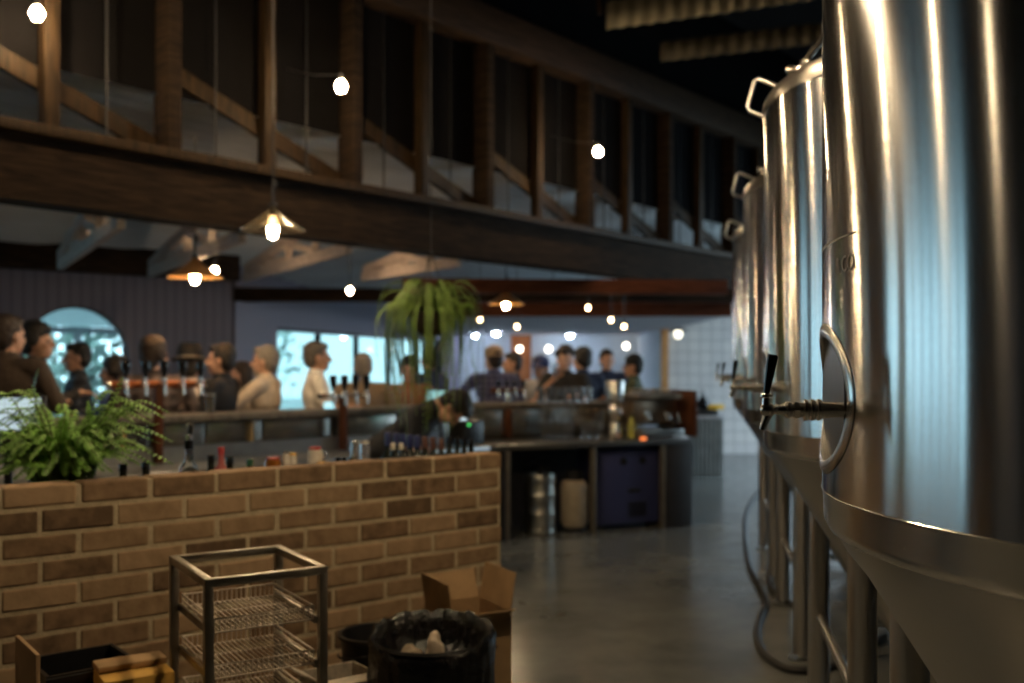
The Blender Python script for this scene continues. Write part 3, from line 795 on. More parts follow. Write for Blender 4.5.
for px, py, Y, lb in fb:
    p = at(px, py, Y); s_ = (Vector((p.x, p.y)) - T0).dot(TN)
    bulb(p, .030 if px < 400 else .024, fest_b if px < 400 else fest, (p.x, p.y, leanz(s_)), lb, 'small bare bulbs under the lean-to roof')
for px, py, lb in ((475.5, 334, 'cool downlight nearest the hanging fern'), (496, 332, 'cool downlight second from the hanging fern'), (523, 338, 'cool downlight above the red-brown panel'),
                   (545, 336, 'cool downlight between the red-brown panel and the curly-haired drinker'), (570, 334, 'rightmost cool downlight in the pale soffit')):
    Y = (2.2 - EYE) * F / (H - py); p = Vector((X(px, Y), Y, 2.2)); o = thing('downlight', lb, 'lamp', p, 0, 'cool downlights in the far soffit')
    MB().ball((0, 0, -.03), (.045, .045, .035), 16).build('lens', cool, o)
    MB().lathe([(.07, 0), (.10, 0), (.10, -.014), (.07, -.024)], 24, close=True).build('rim', trimw, o)
for px, py, lb in ((519.7, 349, 'white globe wall lamp in front of the red-brown panel'), (548.6, 349, 'white globe wall lamp left of the curly-haired drinker'), (626, 346, 'white globe wall lamp above the man in the black cap')):
    p = at(px, py, 20.6); o = thing('wall_lamp', lb, 'lamp', p, 0, 'white globe lamps on the far wall')
    MB().ball((0, 0, 0), .06, 18).build('globe', globe_m, o)
    MB().tube([(0, .09, .02), (0, .2, .06), (0, .40, .06)], .02, 8).build('bracket', black_mt, o)
p = at(678, 334, 17.1); o = thing('lantern', 'black-capped wall lantern on the white tiled wall', 'lamp', p)
MB().lathe([(0, -.08), (.045, -.07), (.07, 0), (.065, .06), (.0, .065)], 20).build('globe', mat_emit('lantern_globe', (1., .93, .74), 2.6), o)
MB().lathe([(.0, .20), (.03, .19), (.04, .13), (.16, .07), (.17, .05), (.0, .058)], 20).build('cap', black_mt, o)
MB().tube([(0, 0, .18), (0, .03, .3), (0, .25, .32), (0, .45, .25)], .014, 8).build('bracket', black_mt, o)
p = at(661, 372, 17.2)

# ================================================================== left bar
bar = thing('bar_counter', 'long bar with grey top and steel back panels, drinkers behind it', 'bar counter', (0, 0, 0))
sb0, sb1 = -3.0, bs(468)
ZBAR = 1.205
t = MB(); a, c = bp_(sb0, .12, ZBAR - .025), bp_(sb1, .12, ZBAR - .025); t.beam(a, c, .42, .05, bev=.008); t.build('bar_top', bartop, bar)
t = MB(); t.beam(bp_(sb0, .06, .585), bp_(sb1, .06, .585), .1, 1.17); t.build('bar_body', mat('dark_bar_body', (.05, .042, .036), .6), bar)
edges_ = [sb0, bs(20), bs(78), bs(150), bs(205), bs(262), bs(330), bs(398), sb1]
back_steel = mat('bar_back_steel', (.46, .44, .40), .26, 1., .15, 2.5)
for a_, c_ in zip(edges_, edges_[1:]):
    t = MB(); t.beam(bp_(a_ + .012, .0, 1.02), bp_(c_ - .012, .0, 1.02), .012, .27, bev=.003); t.build('steel_panel', back_steel, bar)
for px in (122, 250, 401):  # bright reflections in the steel panels, added as pale upright strips
    s_ = bs(px); MB().beam(bp_(s_, -.012, .89), bp_(s_, -.012, 1.15), .05, .02, bev=.003, up=(BU.x, BU.y, 0)).build('pale_streak', mat('pale_streak_yellow', (.55, .38, .17), .5), bar)
wb = thing('steel_bench', 'stainless wash-up bench running along the back of the bar', 'bench', (0, 0, 0))
t = MB(); t.beam(bp_(sb0, -.34, .865), bp_(bs(440), -.34, .865), .6, .03, bev=.004); t.build('bench_top', steel_dull, wb)
t = MB(); t.beam(bp_(sb0, -.05, .93), bp_(bs(440), -.05, .93), .012, .12); t.build('splashback', steel_dull, wb)
for k in range(6):
    s_ = sb0 + .3 + k * 1.15
    for q in (-.60, -.1): MB().cyl(bp_(s_, q, 0), bp_(s_, q, .85), .02, n=12).build('leg', steel, wb)
MB().beam(bp_(sb0, -.34, .25), bp_(bs(440), -.34, .25), .5, .02).build('under_shelf', steel_dull, wb)

def tap_tower(px, q, zr, n, L_, label, railm, scale=1.):
    s_ = bs(px, q); o = thing('tap_tower', label, 'beer taps', bp_(s_, q, .885), AB)
    z = zr - .885
    MB().box((0, 0, z / 2), (.055, .055, z), bev=.006).build('post', brown_post, o)
    MB().cyl((-L_ / 2, 0, z), (L_ / 2, 0, z), .024 * scale, n=20).build('rail', railm, o)
    for sx in (-1, 1): MB().lathe([(.0, 0), (.028 * scale, .002), (.028 * scale, .02), (.024 * scale, .022)], 20, (sx * L_ / 2, 0, z), axis=(sx, 0, 0)).build('end_cap', chrome, o)
    for k in range(n):
        x = -L_ / 2 + L_ * (k + .5) / n
        e = MB(); e.cyl((x, -.03, z), (x, -.09, z + .005), .012, n=12); e.ball((x, -.095, z + .006), .018, 12); e.cyl((x, -.097, z), (x, -.112, z - .075), .012, .009, n=12)
        e.cyl((x, -.095, z + .02), (x, -.095, z + .045), .011, n=12)
        f = e.build('faucet', chrome, o)
        MB().lathe([(0, 0), (.010, 0), (.026, .05), (.032, .10), (.026, .118), (0, .12)], 14, (x, -.095, z + .045)).build('tap_handle', black_gl, f)
    return o
tap_tower(158, -.1, Z(384, bp_(bs(158), -.1).y), 5, .66, 'tap tower with orange copper rail and five black handles behind the fern', copper)
tap_tower(343, -.1, 1.315, 4, .42, 'tap tower with four handles below the man in the white polo shirt', brown_post, .7)

# ================================================================== right bar and bench
rbench = thing('back_bench', 'right-hand steel-topped bench over kegs and a blue freezer', 'bench', (0, 0, 0))
e0, e1 = cs(470), cs(692)
dark_pnl = mat('dark_panel', (.022, .020, .022), .55, 0, .2, 6)
t = MB(); t.beam(cp(e0, .37, .825), cp(e1, .37, .825), .76, .045, bev=.005); t.build('bench_top', mat('dark_bench_top', (.13, .13, .13), .35, .7, .15, 4), rbench)
for px in (508, 594.5, 664):
    s_ = cs(px); MB().beam(cp(s_, .03, 0), cp(s_, .03, .80), .05, .05, bev=.004, up=(CU.x, CU.y, 0)).build('frame_post', mat('bronze_steel_post', (.22, .18, .13), .4, .7), rbench)
MB().beam(cp(e0, .74, .40), cp(e1, .74, .40), .03, .80).build('back_panel', dark_pnl, rbench)
sN = cs(667); MB().beam(cp(sN, .2, .40), cp(e1, .2, .40), .40, .80, bev=.004).build('end_cabinet', dark_pnl, rbench)
MB().beam(cp(cs(503), .22, .40), cp(cs(506), .22, .40), .45, .8).build('side_panel', dark_pnl, rbench)
rb_ = thing('bar_counter', 'right-hand bar with brown post and glass racks, group of drinkers behind', 'bar counter', (0, 0, 0))
r0, r1 = cs(466, .78), cs(645, .78)
MB().beam(cp(r0, .98, 1.165), cp(r1, .98, 1.165), .46, .045, bev=.006).build('bar_top', bartop, rb_)
MB().beam(cp(r0, .86, .57), cp(r1, .86, .57), .1, 1.14).build('bar_body', mat('dark_bar_body', (.05, .042, .036)), rb_)
for a_, c_ in ((469, 506), (511, 540), (540, 572), (572, 603), (603, 643)):
    MB().beam(cp(cs(a_, .79), .80, .99), cp(cs(c_, .79), .80, .99), .012, .27, bev=.003).build('steel_panel', back_steel, rb_)
MB().beam(cp(cs(508.5, .77), .77, .85), cp(cs(508.5, .77), .77, 1.14), .05, .05, bev=.004, up=(CU.x, CU.y, 0)).build('brown_post', brown_post, rb_)

# kegs
keg_steel = mat('keg_steel', (.42, .42, .38), .32, 1., .1, 12)
def keg(px, label):
    s_ = cs(px, .20); o = thing('beer_keg', label, 'keg', cp(s_, .20, 0) )
    b = MB(); r = .14
    b.lathe([(0, .05), (r * .8, .05), (r * .97, .08), (r, .12), (r * 1.0, .19), (r * 1.05, .205), (r, .22), (r, .36), (r * 1.05, .375), (r, .39), (r, .44), (r * .95, .49), (r * .6, .52), (0, .53)], 36)
    b.build('keg_body', keg_steel, o)
    for z0, z1 in ((0, .07), (.48, .56)):
        c = MB(); c.lathe([(r * .99, z0), (r * 1.03, z0 + .01), (r * 1.0, z1 - .01), (r * .97, z1), (r * .94, z1 - .01), (r * .95, z0 + .01)], 36, close=True); c.build('chime', keg_steel, o)
    c = MB(); c.cyl((0, 0, .52), (0, 0, .60), .03, n=16); c.beam((0, 0, .58), (.09, -.03, .62), .02, .02); c.build('coupler', black_pl, o)
    c = MB(); c.tube([(0, 0, .60), (0, .02, .64), (-.05, .10, .66), (-.10, .25, .62)], .010, 8); c.build('beer_line', black_pl, o)
    return o
keg(540, 'ribbed steel keg under the bench, left of the cream cylinder')
o = thing('gas_cylinder', 'squat cream cylinder with black top standing under the bench', 'cylinder', cp(cs(574, .26), .26, 0))
b = MB(); r = .135; b.lathe([(0, .04), (r * .8, .045), (r, .09), (r, .40), (r * .9, .46), (r * .55, .50), (0, .51)], 36); b.build('cylinder_body', mat('cream_enamel', (.42, .36, .27), .4), o)
b = MB(); b.lathe([(r * .75, 0), (r * .8, 0), (r * .8, .06), (r * .75, .06)], 30, close=True); b.build('foot_ring', black_mt, o)
b = MB(); b.lathe([(r * .62, .48), (r * .68, .48), (r * .68, .57), (r * .62, .57)], 30, close=True); b.cyl((0, 0, .5), (0, 0, .57), .02, n=12); b.build('collar', black_mt, o)
# blue freezer
f0, f1 = cs(601, .1), cs(660, .1); fw = f1 - f0
o = thing('blue_freezer', 'dark blue cabinet freezer under the bench with two round vents', 'freezer', cp((f0 + f1) / 2, .34, 0), AC)
blue = mat('dark_blue_enamel', (.045, .055, .16), .45, 0, .1, 3)
MB().box((0, 0, .40), (fw, .46, .70), bev=.012).build('freezer_body', blue, o)
MB().box((0, -.242, .40), (fw - .03, .02, .67), bev=.008).build('freezer_door', blue, o)
for x in (-.09, .12): MB().lathe([(0, 0), (.035, .002), (.035, .012), (.028, .014), (.0, .012)], 24, (x, -.250, .65), axis=(0, -1, 0)).build('round_vent', black_pl, o)
MB().box((.03, -.255, .37), (.13, .014, .04), bev=.004).build('handle_slot', black_pl, o)
g = MB(); 
for k in range(8): g.box((.06, -.254, .13 + k * .018), (.20, .01, .010))
g.build('louvre_grille', black_pl, o)
for x in (-fw / 2 + .05, fw / 2 - .05):
    for y in (-.18, .18): MB().cyl((x, y, 0), (x, y, .05), .018, n=12).build('foot', black_mt, o)

# glasses
def glass_proto(name, label, cat, h, r, group):
    o = thing(name, label, cat, (0, 0, 0), 0, group)
    MB().lathe([(0, .012), (r * .72, .012), (r * .97, h), (r, h), (r * .8, .0), (0, .0)], 20).build('glass_wall', glass_thin, o); return o
glass_thin = mat('tumbler_glass', (.92, .96, 1.), .07, 0, .02, 5, Transmission_Weight=.93)
def place_copies(proto, pts, labels=None):
    out = []
    for i, p in enumerate(pts):
        o = proto if i == 0 else copy_tree(proto); o.location = p
        if labels: o['label'] = labels[i]
        out.append(o)
    return out
gp = glass_proto('beer_glass', 'upturned clear glasses lined along the right-hand bar top', 'glass', .15, .035, 'glasses along the right-hand bar top')
place_copies(gp, [cp(cs(px, q), q, 1.188) for px in (541, 549, 557, 565, 573, 581, 589) for q in (.86, .96)], ['clear beer glass in the rows standing on the right-hand bar top'] * 14)
gp = glass_proto('beer_glass', 'x', 'glass', .16, .036, 'glasses on the bench below the right-hand bar')
place_copies(gp, [cp(cs(px, q), q, z) for px in (545, 553, 561, 569) for q in (.62,) for z in (.848, 1.01)], ['clear glass stacked on the bench under the right-hand bar top'] * 8)
gp = glass_proto('wine_glass', 'x', 'glass', .17, .04, 'glasses beside the silver blender')
gps = place_copies(gp, [cp(cs(px, .5), .5, .848) for px in (585, 592, 600)], ['clear glass on the bench left of the silver blender'] * 3)
# beer glass on left bar
o = thing('beer_glass', 'amber beer glass on the bar in front of the man in black', 'glass', bp_(bs(210, .12), .12, ZBAR))
MB().lathe([(0, .01), (.026, .01), (.036, .15), (.038, .15), (.030, 0), (0, 0)], 24).build('glass_wall', glass_thin, o)
MB().lathe([(0, .0112), (.0255, .0112), (.034, .125), (0, .125)], 24).build('beer', mat('amber_beer', (.75, .36, .05), .2, Transmission_Weight=.4), o)
MB().lathe([(0, .125), (.034, .125), (.0345, .14), (0, .14)], 24).build('foam', mat('beer_foam', (.85, .8, .68), .9), o)

# bench machines
o = thing('espresso_machine', 'boxy steel coffee machine at the right end of the bench', 'coffee machine', cp(cs(650, .42), .42, .848), AC)
em = mat('warm_steel_case', (.34, .26, .19), .32, .9, .15, 6)
MB().box((0, .08, .25), (.50, .34, .26), bev=.015).build('machine_body', em, o)
MB().box((0, -.02, .05), (.50, .42, .07), bev=.01).build('drip_tray', steel, o)
MB().box((0, .02, .40), (.52, .42, .05), bev=.01).build('cup_warmer', em, o)
rl = MB(); rl.tube([(-.25, -.18, .44), (-.25, .2, .44), (.25, .2, .44), (.25, -.18, .44)], .006, 8, closed=True); 
for x in (-.25, .25):
    for y in (-.18, .2): rl.cyl((x, y, .42), (x, y, .44), .005, n=6)
rl.build('cup_rail', chrome, o)
for x in (-.12, .12):
    g = MB(); g.cyl((x, -.14, .22), (x, -.14, .17), .035, n=20); g.cyl((x, -.10, .21), (x, -.10, .26), .03, n=12); g.build('group_head', chrome, o)
    g = MB(); g.cyl((x, -.16, .175), (x, -.29, .165), .012, n=12); g.build('portafilter_handle', black_pl, o)
for x in (-.24, .24): MB().box((x, .07, .21), (.014, .3, .30), bev=.004).build('side_panel', chrome, o)
g = MB(); g.tube([(.21, -.12, .25), (.22, -.16, .24), (.225, -.17, .12)], .005, 8); g.build('steam_wand', chrome, o)
for k in range(5):
    c = tag(MB().lathe([(0, 0), (.022, 0), (.036, .05), (.034, .05), (.021, .004), (0, .004)], 18).build('coffee_cup', mat('cup_china', (.5, .45, .36), .3)), 'small cup on top of the coffee machine', 'cup', 'cups on the coffee machine')
    pp = Vector(o.location) + Matrix.Rotation(AC, 3, 'Z') @ Vector((-.18 + k * .085, .05, .426)); c.location = pp
o = thing('blender', 'tall silver blender with shiny round jar beside the coffee machine', 'blender', cp(cs(615, .45), .45, .848), AC)
MB().lathe([(0, 0), (.085, 0), (.09, .02), (.06, .12), (.055, .15), (0, .15)], 28).build('motor_base', chrome, o)
MB().lathe([(0, .15), (.05, .15), (.075, .20), (.085, .26), (.07, .32), (.045, .35), (0, .35)], 28).build('round_jar', chrome, o)
MB().lathe([(0, .35), (.072, .35), (.085, .36), (.095, .55), (.088, .56), (0, .56)], 28).build('tall_canister', steel, o)
o = thing('juice_bottle', 'yellow-green bottle between the blender and the coffee machine', 'bottle', cp(cs(632, .35), .35, .848))
MB().lathe([(0, 0), (.04, 0), (.042, .02), (.042, .13), (.018, .18), (.018, .21), (0, .21)], 20).build('bottle_body', mat('yellow_green_plastic', (.45, .46, .10), .35), o)
MB().cyl((0, 0, .21), (0, 0, .235), .02, n=16).build('cap', black_pl, o)
o = tag(MB().box((0, 0, .23), (.04, .44, .46), bev=.004).build('wooden_divider', brown_post), 'upright brown wooden board at the end of the bench', 'board'); o.location = cp(cs(683, .4), .4, .848); o.rotation_euler = (0, 0, AC)
o = tag(MB().lathe([(0, 0), (.028, 0), (.030, .015), (.02, .028), (0, .03)], 20).build('tea_light', mat_emit('orange_indicator', (1., .25, .06), 1.2)), 'tiny orange glowing light on the bench edge', 'light'); o.location = cp(cs(644, .04), .05, .848)
# things on right bar top: taps cluster + bottles
def small_tower(px, q, z0, n, L_, label):
    o = thing('tap_tower', label, 'beer taps', cp(cs(px, q), q, z0), AC)
    MB().cyl((0, 0, 0), (0, 0, .10), .03, n=18).build('post', chrome, o); MB().cyl((-L_ / 2, 0, .12), (L_ / 2, 0, .12), .028, n=18).build('rail', brown_post, o)
    for k in range(n):
        x = -L_ / 2 + L_ * (k + .5) / n
        e = MB(); e.cyl((x, -.02, .12), (x, -.07, .12), .011, n=10); e.cyl((x, -.07, .13), (x, -.085, .06), .011, .008, n=10); f = e.build('faucet', chrome, o)
        MB().lathe([(0, 0), (.009, 0), (.02, .06), (.018, .09), (0, .092)], 12, (x, -.07, .13)).build('tap_handle', black_gl, f)
    return o
small_tower(508, .90, 1.188, 4, .36, 'tap tower on the right-hand bar in front of the plaid-shirted man')
# small far table
o = thing('side_table', 'small corrugated-front counter by the white tiled wall', 'counter', (X(707, 14.1), 14.25, 0), R(-8))
MB().box((0, 0, .83), (.52, .5, .04), bev=.005).build('counter_top', mat('pale_grey_top', (.42, .45, .50), .4), o)
cf = MB(); prev = None
for i in range(81):
    x = -.24 + .48 * i / 80; y = -.22 + .012 * math.cos(2 * PI * x / .06); c = (cf.v((x, y, 0)), cf.v((x, y, .81)), cf.v((x, .2, .81)), cf.v((x, .2, 0)))
    if prev:
        cf.face([prev[0], c[0], c[1], prev[1]]); cf.face([prev[2], c[2], c[3], prev[3]])
    prev = c
cf.quad((-.24, -.22, 0), (-.24, .2, 0), (-.24, .2, .81), (-.24, -.22, .81)); cf.quad((.24, -.22, 0), (.24, .2, 0), (.24, .2, .81), (.24, -.22, .81))
cf.build('corrugated_front', mat('grey_corrugated_panel', (.17, .19, .19), .5, .4, .2, 6), o)
tx, ty = X(707, 14.1), 14.2
o = tag(MB().box((0, 0, .04), (.40, .30, .08), bev=.01).build('black_tray', black_pl), 'shallow black tray on the small corrugated counter', 'tray'); o.location = (tx - .05, ty, .851)
o = tag(MB().lathe([(0, 0), (.06, 0), (.10, .05), (.07, .13), (.02, .20), (.018, .26), (0, .27)], 20).build('dark_jug', black_gl), 'dark pointed jug standing in the black tray', 'jug'); o.location = (tx - .04, ty, .932)
o = tag(MB().lathe([(0, 0), (.05, 0), (.075, .10), (.07, .12), (0, .11)], 20).build('dark_bowl', black_gl), 'dark bowl beside the pointed jug', 'bowl'); o.location = (tx - .18, ty, .932)
o = tag(MB().box((0, 0, .035), (.22, .16, .07), bev=.015).build('yellow_cloth', mat('yellow_cloth', (.80, .50, .04), .8)), 'yellow folded cloth on the right of the black tray', 'cloth'); o.location = (tx + .14, ty, .932)
# ================================================================== people
V = Vector
def hand(mb, w, d, side, up=V((0, 0, 1)), curl=.5):
    """palm, four unequal fingers and a thumb from the wrist w along d; side=+1 thumb towards +x"""
    d = d.normalized(); x = d.cross(up).normalized() * side; u = x.cross(d).normalized() * side
    mb.cone(w - d * .01, w + d * .025, .024, .026, 8)
    rot = Matrix((x, d, u)).transposed()
    mb.ball(w + d * .055, (.038, .048, .017), 12, rot=rot)
    for k, ln in enumerate((.068, .078, .073, .058)):
        r0 = w + d * .092 + x * (.031 - .0207 * k); dn = -u
        k1 = r0 + (d * math.cos(curl * .6) + dn * math.sin(curl * .6)) * ln * .5
        k2 = k1 + (d * math.cos(curl * 1.4) + dn * math.sin(curl * 1.4)) * ln * .3
        k3 = k2 + (d * math.cos(curl * 2.1) + dn * math.sin(curl * 2.1)) * ln * .25
        mb.cone(r0 - d * .02, k1, .0095, .0088, 7); mb.cone(k1, k2, .0088, .008, 7); mb.cone(k2, k3, .008, .007, 7)
    t0 = w + d * .03 + x * .03; t1 = t0 + x * .025 + d * .03 - u * .008; t2 = t1 + x * .008 + d * .028 - u * .008
    mb.cone(t0, t1, .013, .0105, 7); mb.cone(t1, t2, .0105, .009, 7)

ARMS = {
 'down':  (V((.265, -.02, 1.15)), V((.27, .06, .92))),
 'bar':   (V((.28, .06, 1.17)), V((.18, .30, 1.20))),
 'drink': (V((.26, .17, 1.24)), V((.085, .20, 1.44))),
 'hold':  (V((.26, .06, 1.16)), V((.13, .29, 1.26))),
 'reach': (V((.30, .18, 1.25)), V((.26, .42, 1.20))),
 'hips':  (V((.33, -.10, 1.18)), V((.18, .06, 1.03))),
}
def person(px, ytop, Y, face, label, shirt, trousers=None, hair=hair_br, skin=skin_a, armL='down', armR='down', sleeve='long',
           turn=0., nod=0., lean=0., wide=1.08, hairstyle='short', hat=None, glasses=False, bald=False, beard=None, stance=None):
    """face: 0 looks along +Y (away from the camera), 90 looks to the left of the picture, 180 at the camera"""
    h = EYE + (H - ytop) * Y / F
    k = h / 1.77 if not lean else 1.0 * stance / 1.77
    o = thing('person', label, 'person', (X(px, Y), Y, 0), R(face))
    trousers = trousers or mat('dark_jeans', (.03, .035, .05), .85, 0, .2, 20)
    K = Matrix.Scale(k, 4); piv = V((0, 0, .97))
    U = K @ Matrix.Translation(piv) @ Matrix.Rotation(-R(lean), 4, 'X') @ Matrix.Translation(-piv)
    hc = V((0, .01, 1.64)); nb = V((0, -.01, 1.50))
    Hd = U @ Matrix.Translation(nb) @ Matrix.Scale(1.10, 4) @ Matrix.Translation(V((0, 0, -.022))) @ Matrix.Rotation(R(turn), 4, 'Z') @ Matrix.Rotation(-R(nod), 4, 'X') @ Matrix.Translation(-nb)
    b = MB()
    # legs
    b.M = K
    for s in (-1, 1):
        b.cone((s * .09, 0, .92), (s * .10, .01, .50), .080, .052); b.cone((s * .10, .01, .50), (s * .105, -.015, .10), .050, .034)
    b.M = U
    b.ball((0, 0, .97), (.145, .10, .12)); b.ball((0, 0, 1.12), (.13, .09, .14)); b.ball((0, 0, 1.30), (.155 * wide, .10, .17))
    b.cone((-.16 * wide, 0, 1.43), (.16 * wide, 0, 1.43), .05, .05); b.cone((0, -.01, 1.42), (0, .005, 1.56), .062, .054)
    pts = {}
    for s, a in ((-1, armL), (1, armR)):
        e, w_ = ARMS[a]; sh = V((s * .185 * wide, 0, 1.42)); e = V((s * e.x * (1 + (wide - 1) * .8), e.y, e.z)); w_ = V((s * w_.x, w_.y, w_.z)); pts[s] = (sh, e, w_)
        b.cone(sh, e, .050, .038); b.cone(e, w_, .040, .026)
        dr = (w_ - e).normalized()
        if a == 'drink': hand(b, w_, V((-s * .3, .25, .6)), -s, V((0, -1, .3)), .9)
        elif a in ('hold', 'bar', 'reach'): hand(b, w_, V((-s * .25, 1, .0)), -s, V((0, 0, 1)), .5 if a != 'hold' else .9)
        else: hand(b, w_, dr, 1, V((s, 0, .0)), .4)
    # head
    b.M = Hd
    b.ball(hc + V((0, -.012, .022)), (.074, .093, .098), 20); b.ball(hc + V((0, .028, -.040)), (.058, .062, .078), 18); b.ball(hc + V((0, .062, -.090)), (.024, .022, .020), 12)
    b.ball(hc + V((0, .070, .020)), (.050, .018, .018), 12); b.cone(hc + V((0, .088, .010)), hc + V((0, .108, -.026)), .009, .013, 8); b.ball(hc + V((0, .098, -.032)), (.018, .012, .009), 10)
    b.ball(hc + V((0, .086, -.060)), (.024, .010, .006), 10); b.ball(hc + V((0, .083, -.072)), (.020, .010, .006), 10)
    for s in (-1, 1):
        b.ball(hc + V((s * .077, -.008, -.012)), (.009, .018, .031), 10); b.ball(hc + V((s * .040, .062, -.030)), (.020, .020, .020), 10)
    add_mesh('body', remeshed(b, 'body', skin, .0075 * k, 3), o)
    e = MB(); e.M = Hd
    for s in (-1, 1): e.ball(hc + V((s * .030, .078, .000)), (.012, .009, .007), 10)
    e.build('eyes', eye_m, o)
    # shirt
    c = MB(); c.M = U
    c.ball((0, 0, 1.0), (.170 * wide, .125, .13), 20); c.ball((0, 0, 1.14), (.158 * wide, .112, .16), 20); c.ball((0, 0, 1.31), (.185 * wide, .122, .17), 20)
    c.cone((-.165 * wide, -.005, 1.425), (.165 * wide, -.005, 1.425), .068, .068, 12); c.cone((0, -.01, 1.43), (0, 0, 1.495), .085, .067, 14)
    for s in (-1, 1):
        sh, el, w_ = pts[s]
        if sleeve == 'long': c.cone(sh, el, .066, .054, 12); c.cone(el, el.lerp(w_, .93), .056, .040, 12)
        else: c.cone(sh, sh.lerp(el, .72), .068, .062, 12)
    add_mesh('shirt', remeshed(c, 'shirt', shirt, .013 * k, 3, disp=.004), o)
    c = MB(); c.M = U
    c.lathe([(.058, 0), (.075, -.012), (.070, .030), (.062, .032)], 20, (0, .0, 1.487), close=True); c.build('collar', shirt, o)
    c = MB(); c.M = K
    c.ball((0, 0, .95), (.160, .115, .12), 16)
    for s in (-1, 1): c.cone((s * .09, 0, .90), (s * .10, .01, .50), .095, .068, 12); c.cone((s * .10, .01, .50), (s * .105, -.01, .09), .067, .058, 12)
    add_mesh('trousers', remeshed(c, 'trousers', trousers, .016 * k, 3), o)
    for s in (-1, 1):
        c = MB(); c.M = K; c.ball((s * .105, .06, .045), (.045, .135, .045), 14); c.cone((s * .105, -.02, .06), (s * .105, -.02, .10), .045, .045, 10)
        c.box((s * .105, .055, .012), (.09, .27, .024), bev=.008)
        me = remeshed(c, 'shoe', black_gl, .010 * k, 2)
        for v in me.vertices: v.co.z = max(v.co.z, 0)
        add_mesh('shoe', me, o)
    # hair
    if not bald:
        g = MB(); g.M = Hd
        g.ball(hc + V((0, -.026, .040)), (.083, .094, .092), 20); g.ball(hc + V((0, -.052, -.005)), (.076, .062, .085), 18); g.ball(hc + V((0, .030, .085)), (.062, .058, .036), 14)
        if hairstyle == 'full':
            g.ball(hc + V((0, -.02, .07)), (.092, .10, .082), 18)
            for s in (-1, 1): g.ball(hc + V((s * .07, -.02, .02)), (.030, .055, .06), 12)
        if hairstyle == 'curly':
            rr = random.Random(int(px))
            for q in range(34):
                a = rr.uniform(0, 2 * PI); t = rr.uniform(.0, 1.45); g.ball(hc + V((.088 * math.sin(t) * math.cos(a), -.028 + .095 * math.sin(t) * math.sin(a), .045 + .09 * math.cos(t))), .026, 8)
        if hairstyle == 'long':
            for s in (-1, 1): g.cone(hc + V((s * .06, -.04, .02)), hc + V((s * .075, -.05, -.20)), .045, .03, 12)
            g.cone(hc + V((0, -.06, 0)), hc + V((0, -.075, -.20)), .06, .045, 12)
        add_mesh('hair', remeshed(g, 'hair', hair, .008 * k, 2, disp=.006), o)
    elif bald == 'rim':
        g = MB(); g.M = Hd; g.ball(hc + V((0, -.045, -.002)), (.080, .066, .060), 18); add_mesh('hair', remeshed(g, 'hair', hair, .008 * k, 2, disp=.004), o)
    if beard:
        g = MB(); g.M = Hd; g.ball(hc + V((0, .046, -.085)), (.050, .048, .042), 14); add_mesh('beard', remeshed(g, 'beard', beard, .009, 2, disp=.004), o)
    if hat:
        kind, hm, band = hat; g = MB(); g.M = Hd @ Matrix.Translation(hc + V((0, -.014, .035 if kind == 'fedora' else .055))) @ Matrix.Rotation(R(-6), 4, 'X')
        if kind == 'fedora':
            g.lathe([(.098, 0), (.135, .002), (.150, .012), (.146, .018), (.108, .010), (.104, .03), (.098, .105), (.080, .145), (.030, .132), (0, .125)], 36)
            ob = g.build('hat', hm, o); g2 = MB(); g2.M = g.M
            g2.lathe([(.1065, .012), (.1075, .014), (.1045, .040), (.102, .040)], 36, close=True); g2.build('hat_band', band, o)
        else:
            g.lathe([(.092, -.03), (.096, .0), (.093, .035), (.072, .072), (.035, .09), (0, .095)], 32)
            sgn = -1 if kind == 'cap_back' else 1
            n = 16; A1 = []; B1 = []
            for i in range(n + 1):
                t = PI * i / n; A1.append(g.v((.088 * math.cos(t), sgn * (.05 + .04 * math.sin(t)), -.012))); B1.append(g.v((.080 * math.cos(t), sgn * (.06 + .11 * math.sin(t)), -.022 - .01 * math.sin(t))))
            for i in range(n): g.face([A1[i], A1[i + 1], B1[i + 1], B1[i]])
            g.ball((0, 0, .095), .009, 8); g.build('cap', hm, o)
    if glasses:
        g = MB(); g.M = Hd
        for s in (-1, 1):
            g.tube([hc + V((s * .031 + .022 * math.cos(t), .094, .001 + .017 * math.sin(t))) for t in [2 * PI * i / 14 for i in range(14)]], .002, 6, closed=True)
            g.tube([hc + V((s * .053, .092, .004)), hc + V((s * .078, .03, .002)), hc + V((s * .080, -.01, .0))], .002, 6)
        g.build('glasses', black_gl, o)
    o['_hand'] = 0; del o['_hand']
    Wd = Matrix.Translation(V(o.location)) @ Matrix.Rotation(R(face), 4, 'Z') @ U
    return o, {s: Wd @ pts[s][2] for s in pts}, Wd

def cloth(name, c, r=.85): return mat(name, c, r, 0, .15, 14, bump=.15, bscale=60)
c_brownjkt = cloth('dark_brown_jacket', (.062, .042, .030)); c_dark = cloth('charcoal_shirt', (.035, .033, .036)); c_black = cloth('black_shirt', (.012, .013, .018))
c_plaid1 = mat_plaid('grey_plaid', (.030, .034, .045), (.12, .13, .16), (.015, .012, .014)); c_plaid2 = mat_plaid('brown_plaid', (.085, .060, .055), (.03, .022, .022), (.20, .15, .14), 7)
c_blue = cloth('blue_collar_shirt', (.05, .09, .26)); c_white = cloth('off_white_shirt', (.66, .56, .50)); c_cream = cloth('cream_shirt', (.66, .54, .43)); c_polo = cloth('white_polo', (.82, .76, .70))
c_tan = cloth('tan_jacket', (.30, .21, .135)); c_navy = cloth('navy_shirt', (.018, .030, .075)); c_plaid3 = mat_plaid('blue_plaid', (.07, .08, .20), (.02, .02, .06), (.22, .22, .36), 10)
